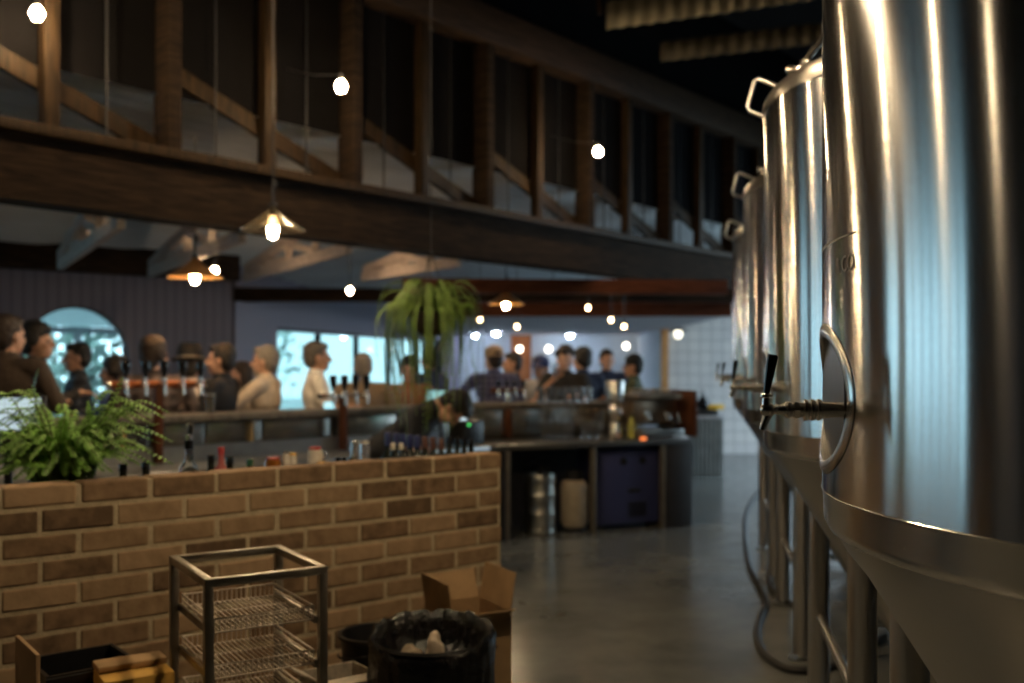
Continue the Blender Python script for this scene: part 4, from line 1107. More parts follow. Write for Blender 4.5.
c_light = cloth('pale_grey_shirt', (.38, .38, .40)); c_blk2 = cloth('black_tee', (.020, .018, .018)); c_grn = cloth('dull_green_shirt', (.07, .085, .05)); c_rust = cloth('rust_top', (.34, .17, .09))
hatblack = cloth('black_felt', (.012, .011, .012)); bandm = cloth('grey_hat_band', (.30, .25, .20)); capblue = cloth('navy_cap', (.03, .05, .17)); captan = cloth('tan_cap', (.42, .29, .17))
person(7, 314, 6.95, -8, 'man at the far left edge in a dark brown jacket seen from behind', c_brownjkt, hair=hair_br, wide=1.2, armL='bar', armR='bar', turn=-14)
person(36, 323, 7.75, -70, 'dark-haired man behind the brown-jacketed one at the left edge', c_dark, hair=hair_dk, turn=-12, hairstyle='full', armR='hold')
person(78, 342, 8.7, 118, 'man in dark checked shirt standing in front of the arched window', c_plaid1, hair=hair_dk, armL='hold', armR='hold', skin=skin_b)
person(115, 357, 8.0, 95, 'shorter dark-haired person with a blue collar below the arched window', c_blue, hair=hair_dk, hairstyle='full', armL='hold')
person(153, 338, 7.55, 12, 'broad man in brown plaid shirt seen from behind right of the arched window', c_plaid2, hair=hair_br, hairstyle='full', wide=1.16, turn=-38, armL='bar', armR='bar')
person(190, 350, 8.35, 10, 'person in black brimmed hat and off-white top seen from behind', c_white, hair=hair_dk, hat=('fedora', hatblack, bandm), armL='bar', armR='bar')
person(222, 343, 7.95, 82, 'man in black shirt with short dark hair facing left at the bar', c_black, hair=hair_dk, wide=1.1, turn=10, armL='bar', armR='bar', hairstyle='short')
person(241, 361, 9.1, 105, 'person with light brown hair partly hidden behind the man in black', c_tan, hair=hair_br, hairstyle='long', armL='hold')
person(266, 345, 8.3, 84, 'older grey-haired man in cream shirt facing left', c_cream, hair=hair_gr, wide=1.12, armL='reach', armR='hold', beard=hair_gr)
person(316, 341, 8.55, -72, 'grey-haired man in white polo shirt facing right', c_polo, hair=mat('salt_pepper_hair', (.10, .085, .075), .6, 0, .4, 60), wide=1.08, sleeve='short', armL='bar', armR='bar', skin=skin_b)
person(363, 353, 8.95, 12, 'man in tan jacket seen from behind left of the hanging fern', c_tan, hair=hair_gr, wide=1.12, armL='bar', armR='bar')
person(409, 357, 9.6, 176, 'person facing the camera behind the hanging fern fronds', c_rust, hair=hair_dk, hairstyle='full', armL='hold', armR='bar')
person(431, 346, 10.3, 60, 'dark-haired person in navy hidden behind the hanging fern', c_navy, hair=hair_dk, hairstyle='full', armL='bar')
person(380, 400, 7.05, -100, 'bartender in black bending over behind the row of wine bottles', c_black, hair=hair_dk, lean=52, stance=1.72, wide=1.15, nod=28, sleeve='short', armL='bar', armR='reach')
person(494, 347, 10.75, 14, 'man in blue plaid shirt and tan cap leaning on the bar', c_plaid3, hair=hair_br, hat=('cap_back', captan, None), wide=1.15, armL='reach', armR='bar', turn=20)
person(513, 352, 11.7, 100, 'dim dark-haired person just right of the tan-capped man', c_dark, hair=hair_dk, armL='hold', skin=skin_b)
person(541, 357, 11.5, 150, 'person in navy cap and pale shirt left of the curly-haired drinker', c_light, hair=hair_br, hat=('cap', capblue, None), armL='hold', glasses=False)
d_o, d_h, d_W = person(565, 347, 10.8, 172, 'curly-haired person in black drinking, facing the camera', c_blk2, hair=hair_br, hairstyle='curly', armR='drink', armL='hold', sleeve='short')
person(583, 348, 11.35, 20, 'man in navy shirt seen from behind beside the curly-haired drinker', c_navy, hair=hair_dk, hairstyle='full', armL='bar', armR='hold', turn=25)
person(607, 349, 11.95, 184, 'man in navy shirt facing the camera, second from the right of the group', c_navy, hair=hair_br, armL='bar', armR='bar', wide=1.12)
person(634, 355, 11.2, 80, 'man in black cap with dull green shirt at the right of the group', c_grn, hair=hair_dk, hat=('cap', hatblack, None), armL='hold', skin=skin_b)
# glass held by the curly-haired drinker
hp_ = d_h[1]; fwd = (d_W.to_3x3() @ V((0, 1, 0))).normalized()
o = thing('beer_glass', 'small glass held at the mouth by the curly-haired drinker', 'glass', hp_ + fwd * .05 + V((0, 0, .02)))
MB().lathe([(0, .008), (.024, .008), (.032, .13), (.034, .13), (.027, 0), (0, 0)], 20).build('glass_wall', glass_thin, o)

# ================================================================== plants
def frond(mb, pts, wid, pairs, lw, rnd, curl=.25, mi=0):
    """a fern frond: midrib and paired leaflets along a smoothed path"""
    path = smooth_path(pts, 8); n = len(path)
    mb.tube(path[::2] if n > 12 else path, lambda t: .0028 * (1 - .7 * t), 5, mi=1)
    side0 = None
    for k in range(pairs):
        t = .06 + .93 * k / (pairs - 1); i = min(int(t * (n - 1)), n - 2); p = path[i].lerp(path[i + 1], t * (n - 1) - i); d = (path[i + 1] - path[i]).normalized()
        if side0 is None:
            side0 = d.cross(V((0, 0, 1))); side0 = side0.normalized() if side0.length > .1 else V((1, 0, 0))
        s0 = (side0 - d * side0.dot(d)).normalized(); side0 = s0; up = s0.cross(d).normalized()
        w_ = wid * (math.sin(PI * min(1, .22 + t * .76)) ** .6) * rnd.uniform(.85, 1.1)
        for sg in (-1, 1):
            q = (s0 * sg + d * .35 + up * rnd.uniform(-.15, .05) * 1.2).normalized(); tip = p + q * w_ - V((0, 0, abs(w_) * curl))
            m_ = p + q * w_ * .45 + up * .0035; nn = d * lw * .5
            a = mb.v(p); b1 = mb.v(m_ + nn); c = mb.v(tip); d1 = mb.v(m_ - nn)
            mb.face([a, b1, c, d1], mi)
rn = random.Random(11)
# ledge fern on the shelf behind the brick wall
fs = ws(62, .26); fo = wp(fs, .26, .951)
fern = thing('potted_fern', 'bushy green fern rising behind the left end of the brick wall', 'fern', fo)
MB().lathe([(0, 0), (.075, 0), (.085, .01), (.105, .15), (.115, .155), (.115, .18), (.10, .18), (.095, .15), (0, .15)], 32).build('pot', mat('dark_pot', (.06, .055, .05), .5), fern)
MB().lathe([(0, .165), (.06, .162), (.098, .152), (0, .150)], 24).build('soil', soil, fern)
fm = MB()
def F_(px, py, Y): return at(px, py, Y) - fo
for k in range(170):
    a = rn.uniform(0, 2 * PI); ln = rn.uniform(.20, .42); el = rn.uniform(.35, 1.25); o_ = V((math.cos(a), math.sin(a), 0))
    if o_.y < -.3 and ln > .24: ln *= .7
    base = V((0, 0, .165)) + o_ * rn.uniform(0, .10)
    hx_ = .35 + .65 * math.cos(el); p1 = base + o_ * ln * .25 * hx_ + V((0, 0, ln * .5 * math.sin(el) + .03)); p2 = base + o_ * ln * .6 * hx_ + V((0, 0, ln * .85 * math.sin(el) + .02)); p3 = base + o_ * ln * 1.0 * hx_ + V((0, 0, ln * (.95 * math.sin(el) - .14)))
    frond(fm, [base, p1, p2, p3], rn.uniform(.022, .036), 24, .010, rn)
Yf = fo.y
for tgt in ((( 38, 370), (34, 395), (48, 440)), ((122, 378), (108, 410), (82, 450)), ((158, 424), (125, 432), (90, 455)), ((88, 402), (88, 425), (74, 455)), ((64, 420), (60, 440), (62, 460)), ((18, 425), (30, 440), (48, 462)), ((100, 404), (97, 430), (80, 456)), ((0, 462), (25, 455), (50, 470)), ((135, 440), (110, 445), (84, 462))):
    (x3, y3), (x2, y2), (x1, y1) = tgt; dy = rn.uniform(-.1, .08)
    frond(fm, [V((0, 0, .165)), F_(x1, y1, Yf + dy * .3), F_(x2, y2, Yf + dy * .7), F_(x3, y3, Yf + dy)], .040, 22, .012, rn, .1)
fm.build('fronds', [leaf_m, stem_m], fern, recalc=False)
# hanging fern
hx = at(431, 320, 6.3); hang = thing('hanging_fern', 'large fern hanging from above, long fronds drooping over the bar', 'hanging plant', hx)
MB().lathe([(0, -.10), (.06, -.10), (.10, -.06), (.125, .03), (.13, .05), (.118, .05), (.11, .03), (0, .03)], 30).build('hanging_pot', mat('dark_basket', (.05, .035, .02), .8), hang)
c = MB()
for k in range(3):
    a = 2 * PI * k / 3 + .4; c.tube([(.12 * math.cos(a), .12 * math.sin(a), .05), (0, 0, .45)], .003, 6)
c.tube([(0, 0, .45), (0, 0, 6.3 - hx.z)], .004, 6); c.build('hanger_wire', black_mt, hang)
fm = MB()
for k in range(84):
    a = 2 * PI * k / 84 * 7.0 + rn.uniform(-.2, .2); o_ = V((math.cos(a), math.sin(a), 0)); out = rn.uniform(.06, .28); drop = rn.choice([.15, .28, .42, .58, .76]) + rn.uniform(-.06, .08)
    if abs(o_.x) < .3: drop *= .9
    top = rn.uniform(.0, .20); b0 = V((0, 0, .04)) + o_ * .05
    frond(fm, [b0, b0 + o_ * out * .45 + V((0, 0, top)), b0 + o_ * out * .95 + V((0, 0, top * .7)), b0 + o_ * (out + .03) + V((0, 0, -drop * .4)), b0 + o_ * (out + rn.uniform(-.02, .03)) + V((0, 0, -drop))], rn.uniform(.015, .026), 50, .013, rn, .30)
for (x_, y_, xm) in ((402, 428, 398), (404, 390, 396), (470, 402, 466), (420, 395, 418), (447, 392, 445), (438, 418, 436), (388, 385, 389), (476, 390, 474), (455, 408, 452), (412, 405, 410), (398, 412, 394), (407, 440, 403), (392, 372, 388), (465, 385, 463), (473, 365, 471), (442, 372, 440), (425, 380, 424), (434, 360, 433)):
    e = at(x_, y_, 6.3 + rn.uniform(-.15, .1)) - hx; m1 = at(xm, 305, 6.3) - hx; m2 = at(xm, 350, 6.25) - hx
    frond(fm, [V((0, 0, .04)), m1 * .8 + V((0, 0, .03)), m1 - V((0, 0, .05)), m2, e], .042, 110, .026, rn, .45)
for dx_, dz_ in ((-.13, .24), (-.05, .22), (.12, .20), (-.2, .18), (.2, .17), (-.27, .12), (.05, .24), (.27, .09), (-.31, .04), (-.09, .27)):
    frond(fm, [V((0, 0, .05)), V((dx_ * .4, 0, dz_ * .6)), V((dx_, .02, dz_))], .02, 14, .012, rn, .1)
fm.build('fronds', [leaf_d, stem_m], hang, recalc=False)

# ================================================================== shelf and bottles behind the brick wall
sh = thing('speed_shelf', 'steel shelf just behind the brick wall holding the bottles', 'shelf', wp(0, 0, 0)); sh.rotation_euler = (0, 0, AW + PI)
ZS = .951
MB().box((WL / 2, -.40, ZS - .015), (WL - .1, .54, .03), bev=.004).build('shelf_top', mat('pale_steel_shelf', (.40, .42, .44), .35, .9, .1, 5), sh)
for x in (.12, WL / 2, WL - .15):
    for y in (-.18, -.62): MB().cyl((x, y, 0), (x, y, ZS - .03), .018, n=12).build('leg', steel, sh)
MB().box((WL / 2, -.40, .35), (WL - .2, .46, .02)).build('lower_shelf', steel_dull, sh)

bt = {'dark': mat('dark_bottle_glass', (.012, .016, .012), .12, 0, .1, 10), 'navy': mat('navy_capsule', (.018, .026, .11), .35), 'white': mat('white_label', (.66, .62, .54), .7), 'red': mat('red_wax', (.40, .03, .03), .4),
      'silver': mat('silver_cap', (.65, .66, .70), .25, .9), 'black': black_gl, 'yellow': mat('yellow_cap', (.80, .45, .04), .4), 'amber': mat('amber_spirit', (.28, .10, .02), .15), 'green': mat('green_cap', (.02, .10, .06), .4), 'brown': mat('brown_capsule', (.10, .04, .025), .4), 'clear': glass, 'pink': mat('pink_red_label', (.42, .10, .09), .6)}
cyc = [0]
def bottle(px, ytop, q, body, cap, label_m, lab, r=.034, neck=.30, group=None, shape='wine'):
    p = wp(ws(px, q), q, ZS); h = Z(ytop, p.y) - ZS
    o = thing('bottle', lab, 'bottle', p, 0, group); ch = h * .12 if shape != 'wine' else h * .22
    if shape == 'can':
        MB().lathe([(0, 0), (r * .9, 0), (r, .008), (r, h * .9), (r * .8, h * .96), (0, h * .96)], 20).build('bottle_body', bt[body], o); MB().cyl((0, 0, h * .955), (0, 0, h), r * .8, n=18).build('cap', bt[cap], o)
    else:
        MB().lathe([(0, 0), (r * .9, 0), (r, .008), (r, h * .56), (r * .85, h * .64), (r * .40, h * .72), (r * .38, h * .98), (0, h * .98)], 22).build('bottle_body', bt[body], o)
        MB().lathe([(r * .40, h - ch), (r * .44, h - ch), (r * .44, h - .002), (r * .40, h), (0, h)], 18).build('cap' if shape != 'wine' else 'capsule', bt[cap], o)
    if label_m: MB().lathe([(r * 1.004, h * .15), (r * 1.012, h * .16), (r * 1.012, h * .48), (r * 1.004, h * .49)], 22).build('label', bt[label_m], o)
    return o
bottle(123, 464, .22, 'dark', 'black', None, 'black-capped bottle top nearest the fern, left of the taller clear bottle', r=.035, shape='spirit')
bottle(146, 462, .22, 'dark', 'black', 'white', 'second black-capped bottle top right of the fern', r=.035, shape='spirit')
cb = bottle(189, 440, .30, 'clear', 'black', None, 'tall clear bottle with black pourer rising above the wall', r=.040, shape='spirit')
hh = Z(440, cb.location.y) - ZS
pr = MB(); pr.cyl((0, 0, hh), (0, 0, hh + .022), .016, n=14); pr.tube([(0, 0, hh + .02), (0, 0, hh + .05), (-.006, 0, hh + .07)], .005, 8); pr.build('pourer', bt['silver'], cb)
pr = MB(); pr.cyl((.004, 0, hh + .018), (.008, 0, hh + .065), .011, n=12); pr.build('pourer_cap', black_pl, cb)
bottle(211, 455, .22, 'dark', 'black', None, 'black-capped bottle just right of the tall clear bottle', shape='spirit')
bottle(221, 447, .40, 'pink', 'red', 'pink', 'red bottle between two black-capped ones', shape='spirit')
bottle(230, 457, .22, 'dark', 'black', None, 'black-capped bottle just right of the red bottle', shape='spirit')
bottle(250, 459, .24, 'dark', 'green', None, 'bottle with dark green cap standing alone', shape='spirit')
bottle(273, 457, .22, 'amber', 'red', None, 'bottle with wide red cap', shape='can', r=.034)
bottle(286, 451, .24, 'white', 'silver', None, 'slim white and gold bottle left of its twin', shape='can', r=.016)
bottle(293, 453, .24, 'white', 'yellow', None, 'slim yellow-capped twin right of the white and gold bottle', shape='can', r=.018)
bottle(315, 447, .24, 'white', 'red', 'white', 'white-labelled jar with a red lid', shape='can', r=.034)
bottle(324, 452, .36, 'clear', 'silver', None, 'clear bottle with silver cap behind the yellow jars', shape='spirit')
for px, lb in ((321, 'small yellow jar just right of the red-lidded one'), (329, 'small yellow jar, middle one of three'), (334, 'small yellow jar, rightmost of three')): bottle(px, 462, .20, 'yellow', 'yellow', None, lb, shape='can', r=.022)
for px, lb in ((338, 'small black cap just right of the yellow jars'), (344, 'small black cap left of the tall silver can'), (351, 'black cap touching the tall silver can')): bottle(px, 457, .30, 'dark', 'black', None, lb, shape='spirit', r=.028)
bottle(355, 440, .30, 'silver', 'silver', None, 'tall silver can, left one of two', shape='can', r=.020)
bottle(365, 441, .30, 'silver', 'white', 'white', 'tall silver can with whitish label, right one of two', shape='can', r=.024)
wg = 'row of wine bottles at the right end of the brick wall'
wx = [388, 396, 403, 410, 417, 425, 433, 441]; 
wl_ = ['wine bottle at the left end of the row, blue capsule', 'wine bottle second from the left of the row, blue capsule', 'wine bottle third from the left of the row, blue capsule', 'wine bottle fourth from the left of the row, blue capsule',
       'wine bottle fifth from the left of the row, blue capsule', 'wine bottle sixth from the left, brownish capsule', 'wine bottle seventh from the left, brown capsule', 'wine bottle eighth from the left, brown capsule']
for i, px in enumerate(wx): bottle(px, 432 + .9 * i, .34, 'dark', 'navy' if i < 5 else 'brown', 'white' if i in (1, 2) else None, wl_[i], group=wg)
for px, lb in ((393, 'shorter bottle with white band in front of the wine row, left one'), (401, 'shorter bottle with white band in front of the wine row, right one')): bottle(px, 443, .22, 'dark', 'white', None, lb, r=.026, shape='spirit')
for i, px in enumerate((449, 457, 464, 471)): bottle(px, 437 + i * .7, .34, 'dark', 'black', None, ['black-capped bottle just past the brown-capsuled wine bottles', 'black-capped bottle second past the brown-capsuled ones', 'black-capped bottle third past the brown-capsuled ones', 'last black-capped bottle near the end of the brick wall'][i], shape='spirit')

# ================================================================== screens
def mat_screen(name, bgc, strength, sc_=18., c2=(.45, .75, .45)):
    m, nt, b = _mat(name); N = nt.nodes; L = nt.links; tc = N.new('ShaderNodeTexCoord'); mp = N.new('ShaderNodeMapping'); mp.inputs['Rotation'].default_value = (PI / 2, 0, 0)
    br = N.new('ShaderNodeTexBrick'); L.new(tc.outputs['Object'], mp.inputs[0]); L.new(mp.outputs[0], br.inputs['Vector']); br.offset = 0
    br.inputs['Color1'].default_value = (*bgc, 1); br.inputs['Color2'].default_value = (*[.8 * x + .2 * y for x, y in zip(bgc, c2)], 1); br.inputs['Mortar'].default_value = (*[x * .6 for x in bgc], 1)
    br.inputs['Scale'].default_value = 1; br.inputs['Brick Width'].default_value = .05; br.inputs['Row Height'].default_value = .022; br.inputs['Mortar Size'].default_value = .0012
    L.new(br.outputs['Color'], b.inputs['Emission Color']); b.inputs['Emission Strength'].default_value = strength; b.inputs['Base Color'].default_value = (.02, .02, .02, 1); b.inputs['Roughness'].default_value = .2
    MATS[name] = m; return m
def pos_screen(p, base_z, w_, h_, rz, tilt, label, m):
    o = thing('till_screen', label, 'screen', V((p.x, p.y, base_z)), rz); z = p.z - base_z; rt = Matrix.Rotation(-tilt, 3, 'X')
    MB().box((0, .015, z), (w_ + .03, .03, h_ + .03), bev=.006, rot=rt).build('screen_case', black_pl, o)
    e = MB().box((0, 0, 0), (w_, .004, h_)).build('display', m, o); e.location = V((0, .015, z)) + rt @ V((0, -.0165, 0)); e.rotation_euler = (-tilt, 0, 0)
    s = MB(); s.cyl((0, .06, .01), (0, .035, z), .018, n=14); s.box((0, .06, .008), (.2, .16, .016), bev=.005); s.build('stand', black_pl, o)
    return o
pos_screen(at(4, 415, 4.35), ZS + .001, .30, .145, R(8), R(14), 'bright white till screen at the left edge behind the fern', mat_screen('white_screen', (.70, .86, .95), .8))
pb = bp_(bs(438, -.32), -.32, .882)
pos_screen(V((pb.x, pb.y, Z(405, pb.y))), .882, .235, .24, R(-22), R(20), 'cyan tablet screen behind the bartender under the hanging fern', mat_screen('cyan_screen', (.36, .78, .80), .75))
o = thing('card_terminal', 'small glowing card reader on the bar below the man in white polo', 'terminal', bp_(bs(333, -.05), -.0, ZBAR + .001), R(10))
MB().box((0, 0, .02), (.09, .16, .04), bev=.01, rot=Matrix.Rotation(R(18), 3, 'X')).build('terminal_body', black_pl, o)
MB().box((0, -.085, .035), (.085, .004, .05)).build('display', mat_emit('small_cyan_display', (.45, .85, 1.), 1.1), o)
o = thing('receipt_printer', 'black box with a green light beside the cyan tablet', 'printer', bp_(bs(466, -.3), -.3, .882), AB)
MB().box((0, 0, .10), (.24, .20, .20), bev=.015).build('printer_body', black_pl, o)
MB().box((-.06, -.102, .17), (.02, .006, .012)).build('green_light', mat_emit('green_led', (.1, 1., .2), 2.), o)

# ================================================================== foreground: wire basket rack
RF = V((X(205, 2.75), 2.75, 0)); rz = R(32); Wr, Dr, HRk = .36, .42, Z(580, 2.75)
rack = thing('basket_rack', 'steel frame rack with sliding wire shelves in front of the brick wall', 'rack', RF, rz)
tube_m = mat('worn_steel_tube', (.36, .33, .28), .34, 1., .2, 14)
fr = MB(); s_ = .026
for x in (s_ / 2, Wr - s_ / 2):
    for y in (s_ / 2, Dr - s_ / 2): MB().box((x, y, HRk / 2 + .02), (s_, s_, HRk - .04), bev=.003).build('post', tube_m, rack)
t = MB()
t.box((Wr / 2, s_ / 2, HRk - .012), (Wr, s_, .024), bev=.003); t.box((Wr / 2, Dr - s_ / 2, HRk - .012), (Wr, s_, .024), bev=.003)
for x in (s_ / 2, Wr - s_ / 2): t.box((x, Dr / 2, HRk - .012), (s_, Dr - 2 * s_, .024), bev=.003)
t.build('top_frame', tube_m, rack)
wire_m = mat('cream_coated_wire', (.72, .62, .50), .5, 0., .1, 20)
lev = 0; z = HRk - .155
while z > .1:
    g = MB(); i0, i1, j0, j1 = s_ + .008, Wr - s_ - .008, .03, Dr - .03
    for k in range(20): 
        x = i0 + (i1 - i0) * k / 19; g.tube([(x, j0, z + .035), (x, j0, z), (x, j1, z), (x, j1, z + .035)], .0021, 5)
    for y in (j0, j0 + (j1 - j0) / 3, j0 + 2 * (j1 - j0) / 3, j1): g.tube([(i0, y, z - .003), (i1, y, z - .003)], .0028, 6)
    for zz in (.035,): g.tube([(i0, j0, z + zz), (i1, j0, z + zz), (i1, j1, z + zz), (i0, j1, z + zz)], .0034, 6, closed=True)
    for x in (i0, i1): g.tube([(x, j0, z + .018), (x, j1, z + .018)], .0026, 6)
    g.build('wire_shelf', wire_m, rack)
    g = MB()
    for x in (i0 - .006, i1 + .006): g.box((x, Dr / 2, z - .004), (.010, Dr - 2 * s_ + .01, .022))
    g.build('shelf_runner', tube_m, rack)
    z -= .130
for x in (s_ / 2, Wr - s_ / 2):
    for y in (s_ / 2, Dr - s_ / 2): MB().cyl((x, y, 0), (x, y, .042), .017, n=12).build('foot', black_pl, rack)

# bin with black liner
bY = 3.28; bc = V((X(432, bY), bY, 0)); bh = .655
bin_ = thing('rubbish_bin', 'round rubbish bin lined with a crumpled black bag', 'bin', bc)
MB().lathe([(0, 0), (.145, 0), (.15, .01), (.182, bh - .02), (.19, bh - .01), (.184, bh), (.176, bh - .01), (.144, .02), (0, .02)], 40).build('bin_body', black_pl, bin_)
bg_ = MB(); n = 120; rows = []; rr = random.Random(5)
prof = [(.196, -.34), (.199, -.22), (.203, -.10), (.206, -.03), (.205, .012), (.196, .026), (.184, .018), (.172, -.02), (.160, -.06), (.150, -.085), (.10, -.10), (.0, -.10)]
for (r_, z_) in prof:
    row = []
    for i in range(n):
        a = 2 * PI * i / n; am = .012 if z_ < -.05 and r_ > .19 else .008
        cr = mnoise.noise(V((math.cos(a) * 5, math.sin(a) * 5, z_ * 9))) * am + mnoise.noise(V((math.cos(a) * 14, math.sin(a) * 14, z_ * 16))) * am * .9 + abs(mnoise.noise(V((math.cos(a) * 9, math.sin(a) * 9, 3)))) * .006
        sag = -.045 * max(0, math.cos(a + PI / 2 + .3)) + .020 * max(0, -math.cos(a + PI / 2)); zz = bh + z_ + sag + mnoise.noise(V((math.cos(a) * 6, math.sin(a) * 6, 7))) * .014
        if r_ <= .1: cr = 0 if r_ == 0 else cr * 2
        row.append(bg_.v(((r_ + cr) * math.cos(a), (r_ + cr) * math.sin(a), zz)) if r_ else None)
    rows.append(row)
for A, B in zip(rows, rows[1:]):
    if B[0] is None:
        cvt = bg_.v((0, 0, bh - .10))
        for i in range(n): bg_.face([A[i], A[(i + 1) % n], cvt])
    else:
        for i in range(n): bg_.face([A[i], A[(i + 1) % n], B[(i + 1) % n], B[i]])
bg_.build('bin_liner', bag_m, bin_, sharp=60)
def crumple(name, p, r, m, label, cat, seed, sq=(1, 1, 1)):
    g = MB(); g.ball((0, 0, 0), (r * sq[0], r * sq[1], r * sq[2]), 22); me = g.mesh(name, m, sharp=25)
    for v in me.vertices:
        n_ = mnoise.noise(v.co * (3.2 / r) * .5 + V((seed, 0, 0))) + .6 * mnoise.noise(v.co * (7 / r) * .5 + V((0, seed, 0))); v.co *= 1 + .34 * n_
    o = bpy.data.objects.new(name, me); COL.objects.link(o); o.location = p; return tag(o, label, cat)
crumple('crumpled_napkin', bc + V((.01, -.0, bh - .045)), .042, paper_m, 'tall crumpled pale napkin standing up inside the black-lined bin', 'rubbish', 1.3, (.7, .8, 1.35))
crumple('crumpled_napkin', bc + V((-.07, .0, bh - .065)), .036, mat('brown_paper_scrap', (.30, .24, .17), .9, 0, .2, 14, bump=.4), 'small brownish scrap at the left inside the bin', 'rubbish', 4.1)
crumple('crumpled_napkin', bc + V((.08, .0, bh - .085)), .050, mat('grey_tissue', (.33, .31, .28), .9, 0, .2, 14, bump=.4), 'flattish grey tissue at the right inside the bin', 'rubbish', 7.7, (1.3, 1, .5))
# black tub behind
tY = 3.72; tcn = V((X(376, tY), tY, 0)); th = Z(632, tY)
o = thing('black_tub', 'low black tub standing between the bin and the brick wall', 'tub', tcn)
MB().lathe([(0, 0), (.105, 0), (.11, .01), (.128, th - .02), (.142, th - .01), (.142, th), (.128, th), (.122, th - .02), (.104, .02), (0, .02)], 36).build('tub_body', black_pl, o)
MB().tube([(.14 * math.cos(t), .14 * math.sin(t) * 1.0, th - .02 - .06 * math.sin(t * .5) ** 2) for t in [PI + PI * k / 14 for k in range(15)]], .004, 6).build('tub_handle', black_mt, o)

# cardboard boxes
def open_box(name, c, rz_, w_, d_, h_, label, flaps, t=.005):
    o = thing(name, label, 'cardboard box', c, rz_)
    b = MB()
    b.box((0, 0, t / 2), (w_, d_, t)); b.box((-w_ / 2, 0, h_ / 2), (t, d_, h_)); b.box((w_ / 2, 0, h_ / 2), (t, d_, h_)); b.box((0, -d_ / 2, h_ / 2), (w_, t, h_)); b.box((0, d_ / 2, h_ / 2), (w_, t, h_))
    b.build('box_body', card, o)
    for side, ang, ln in flaps:      # ang measured from straight up, positive outwards
        f = MB(); a = R(ang)
        if side in 'LR':
            s = -1 if side == 'L' else 1; p0 = V((s * w_ / 2, 0, h_)); dr = V((s * math.sin(a), 0, math.cos(a))); f.beam(p0, p0 + dr * ln, d_ - .01, t, up=(math.cos(a) * s, 0, -math.sin(a)))
        else:
            s = -1 if side == 'F' else 1; p0 = V((0, s * d_ / 2, h_)); dr = V((0, s * math.sin(a), math.cos(a))); f.beam(p0, p0 + dr * ln, w_ - .01, t, up=(0, math.cos(a) * s, -math.sin(a)))
        f.build('flap', card, o)
    return o
cb_ = V((X(467, 4.0), 4.02, 0)); hb = Z(617, 3.86)
bx = open_box('open_carton', cb_, R(28), .25, .28, hb, 'tall open cardboard box with raised flaps at the end of the brick wall', [('L', 8, .13), ('R', 10, .15), ('F', 70, .05), ('B', 25, .12)])
for i in range(5): MB().box((-.06 + i * .028, -.1545, hb - .13), (.014, .002, .012)).build('printed_mark', mat('faded_ink', (.10, .06, .035), .8), bx)
o = open_box('open_carton', V((X(340, 3.45), 3.40, 0)), R(36), .20, .16, Z(676, 3.35), 'pale printed carton on the floor between the rack and the bin', [('F', 85, .1), ('L', 60, .08)])
for ch in o.children: ch.data = ch.data.copy(); ch.data.materials.clear(); ch.data.materials.append(mat('white_printed_carton', (.50, .44, .35), .8, 0, .25, 40))
yel = mat('yellow_carton', (.62, .36, .07), .7, 0, .2, 9)
yc = thing('yellow_carton', 'yellow-topped carton low at the left, beside the rack', 'cardboard box', V((X(134, 3.0), 3.0, 0)), R(34)); hy = Z(672, 2.98)
MB().box((0, 0, hy / 2), (.20, .16, hy), bev=.004).build('box_body', yel, yc)
MB().box((0, .05, hy + .012), (.20, .09, .02), bev=.004).build('folded_lid', card, yc)
o = thing('leaning_board', 'thin board edge standing upright near the left side of the wall', 'board', V((X(34, 2.9), 2.86, 0)), R(38))
MB().box((0, 0, Z(636, 2.95) / 2), (.012, .26, Z(636, 2.95)), bev=.002).build('board_panel', card_in, o)
o = thing('dark_crate', 'dark plastic crate on the floor at the bottom left corner', 'crate', V((X(70, 3.05), 3.13, 0)), R(40)); hz = Z(672, 3.0)
t = MB(); 
for (cx_, cy_, dx_, dy_) in ((0, -.12, .26, .012), (0, .12, .26, .012), (-.13, 0, .012, .25), (.13, 0, .012, .25)): t.box((cx_, cy_, hz / 2), (dx_, dy_, hz))
t.box((0, 0, .006), (.26, .24, .012)); t.build('crate_body', black_pl, o)
r_ = MB(); r_.box((0, -.13, hz - .015), (.28, .02, .02)); r_.box((0, .13, hz - .015), (.28, .02, .02)); r_.build('rim', black_pl, o)

# ================================================================== outside
g = MB(); g.box((-14, 20, -.08), (60, 60, .04)); tag(g.build('outside_ground', mat('pale_paving', (.42, .46, .44), .8, 0, .1, .6)), kind='structure')
nA = V((WA.y, -WA.x)); nA = -nA if nA.dot(W0) < 0 else nA       # outwards from the left wall
aw = thing('patio_awning', 'pale corrugated awning seen through the arched window', 'awning', (0, 0, 0)); m = MB(); rows = []
for i in range(161):
    s_ = .2 + (s_l + .1) * i / 160; dz = .012 * math.cos(2 * PI * s_ / .09)
    row = []
    for q, z_ in ((.15, 2.62), (1.5, 2.36), (2.9, 2.10)):
        p = wA(s_) + nA * q; row.append(m.v((p.x, p.y, z_ + dz)))
    rows.append(row)
for A, B in zip(rows, rows[1:]):
    for j in range(2): m.face([A[j], B[j], B[j + 1], A[j + 1]])
mt, nt, b = _mat('translucent_awning_sheet'); tr_ = nt.nodes.new('ShaderNodeBsdfTranslucent'); tr_.inputs[0].default_value = (.75, .9, .9, 1); mx = nt.nodes.new('ShaderNodeMixShader'); mx.inputs[0].default_value = .75
b.inputs['Base Color'].default_value = (.5, .6, .6, 1); nt.links.new(b.outputs[0], mx.inputs[1]); nt.links.new(tr_.outputs[0], mx.inputs[2]); nt.links.new(mx.outputs[0], nt.nodes['Material Output'].inputs[0])
m.build('awning_sheet', mt, aw, sharp=80)
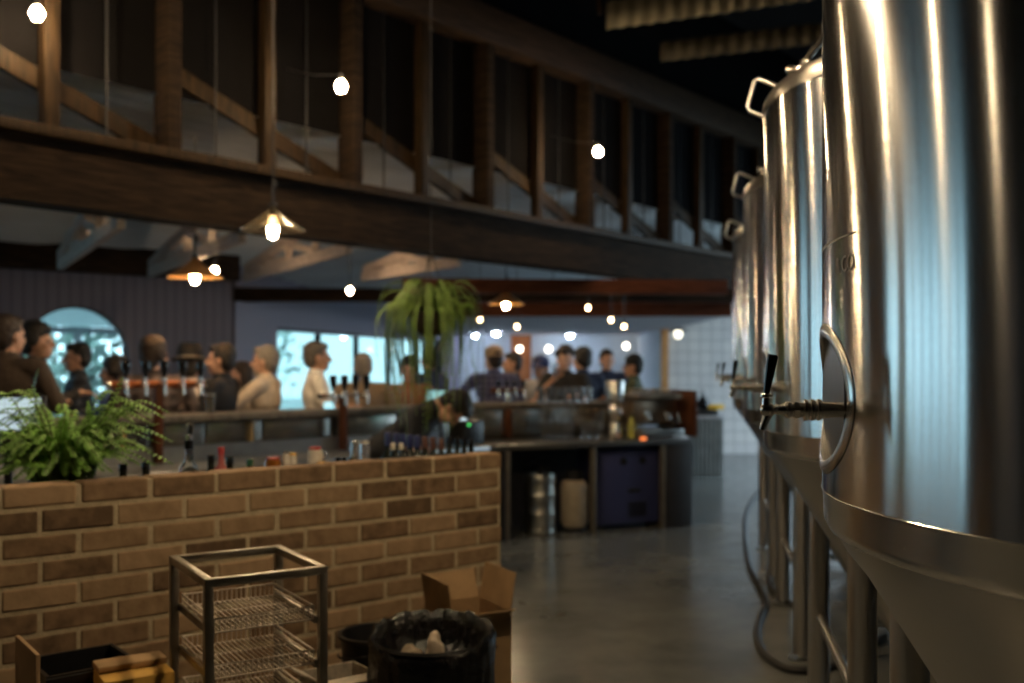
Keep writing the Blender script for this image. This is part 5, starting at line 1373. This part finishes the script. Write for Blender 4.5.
for k in range(4):
    p = wA(.2 + k * s_l / 3.2) + nA * 2.8; MB().box((p.x, p.y, 1.03), (.09, .09, 2.06)).build('awning_post', trimw, aw)
p0, p1 = wA(.2) + nA * 2.85, wA(s_l + .1) + nA * 2.85; MB().beam((p0.x, p0.y, 2.05), (p1.x, p1.y, 2.05), .05, .09).build('awning_beam', trimw, aw)
lt = mat('tree_leaf', (.60, .80, .70), .6, 0, .3, 3)
bark = mat('grey_bark', (.20, .18, .16), .9, 0, .2, 8)
rt_ = random.Random(21)
def tree(p, h_, r_, label):
    o = thing('garden_tree', label, 'tree', p, 0, 'garden trees outside the windows')
    MB().cone((0, 0, 0), (.1, 0, h_ * .6), .10, .06).build('trunk', bark, o); m = MB()
    for k in range(300):
        d = V((rt_.gauss(0, 1), rt_.gauss(0, 1), rt_.gauss(0, .8))); d.normalize(); c = V((0, 0, h_ * .62)) + V((d.x * r_, d.y * r_, d.z * r_ * 1.1)) * rt_.uniform(.45, 1)
        if c.z < .4 or k % 3 == 0: continue
        a = V((rt_.uniform(-1, 1), rt_.uniform(-1, 1), rt_.uniform(-1, 1))).normalized() * .13; b_ = a.cross(d).normalized() * .07
        m.quad(c - a, c + b_, c + a, c - b_)
    m.build('foliage', lt, o, recalc=False)
wn = V((-WB.y, WB.x))
for i, (s_, q, h_, r_) in enumerate(((s_c - 1.5, 6.4, 2.9, 1.0), (s_c + .4, 7.5, 2.5, .9), (s_c + 2.2, 6.2, 3.4, 1.2))):
    p = wA(s_) + nA * q; tree((p.x, p.y, -.06), h_, r_, ['round leafy tree outside, right of the arched window view', 'smaller leafy tree outside, centre of the arched window view', 'taller leafy tree outside, left of the arched window view'][i])
for i, (s_, q, h_, r_) in enumerate(((sw0 + .6, 3.4, 2.6, .9), (sw0 + 4.2, 3.4, 2.6, 1.0), (sw1 + 1.5, 5.0, 3.0, 1.2))):
    p = wB(s_) + wn * q; tree((p.x, p.y, -.06), h_, r_, ['leafy tree outside the near end of the side windows', 'leafy tree outside the middle of the side windows', 'leafy tree outside the far end of the side windows'][i])
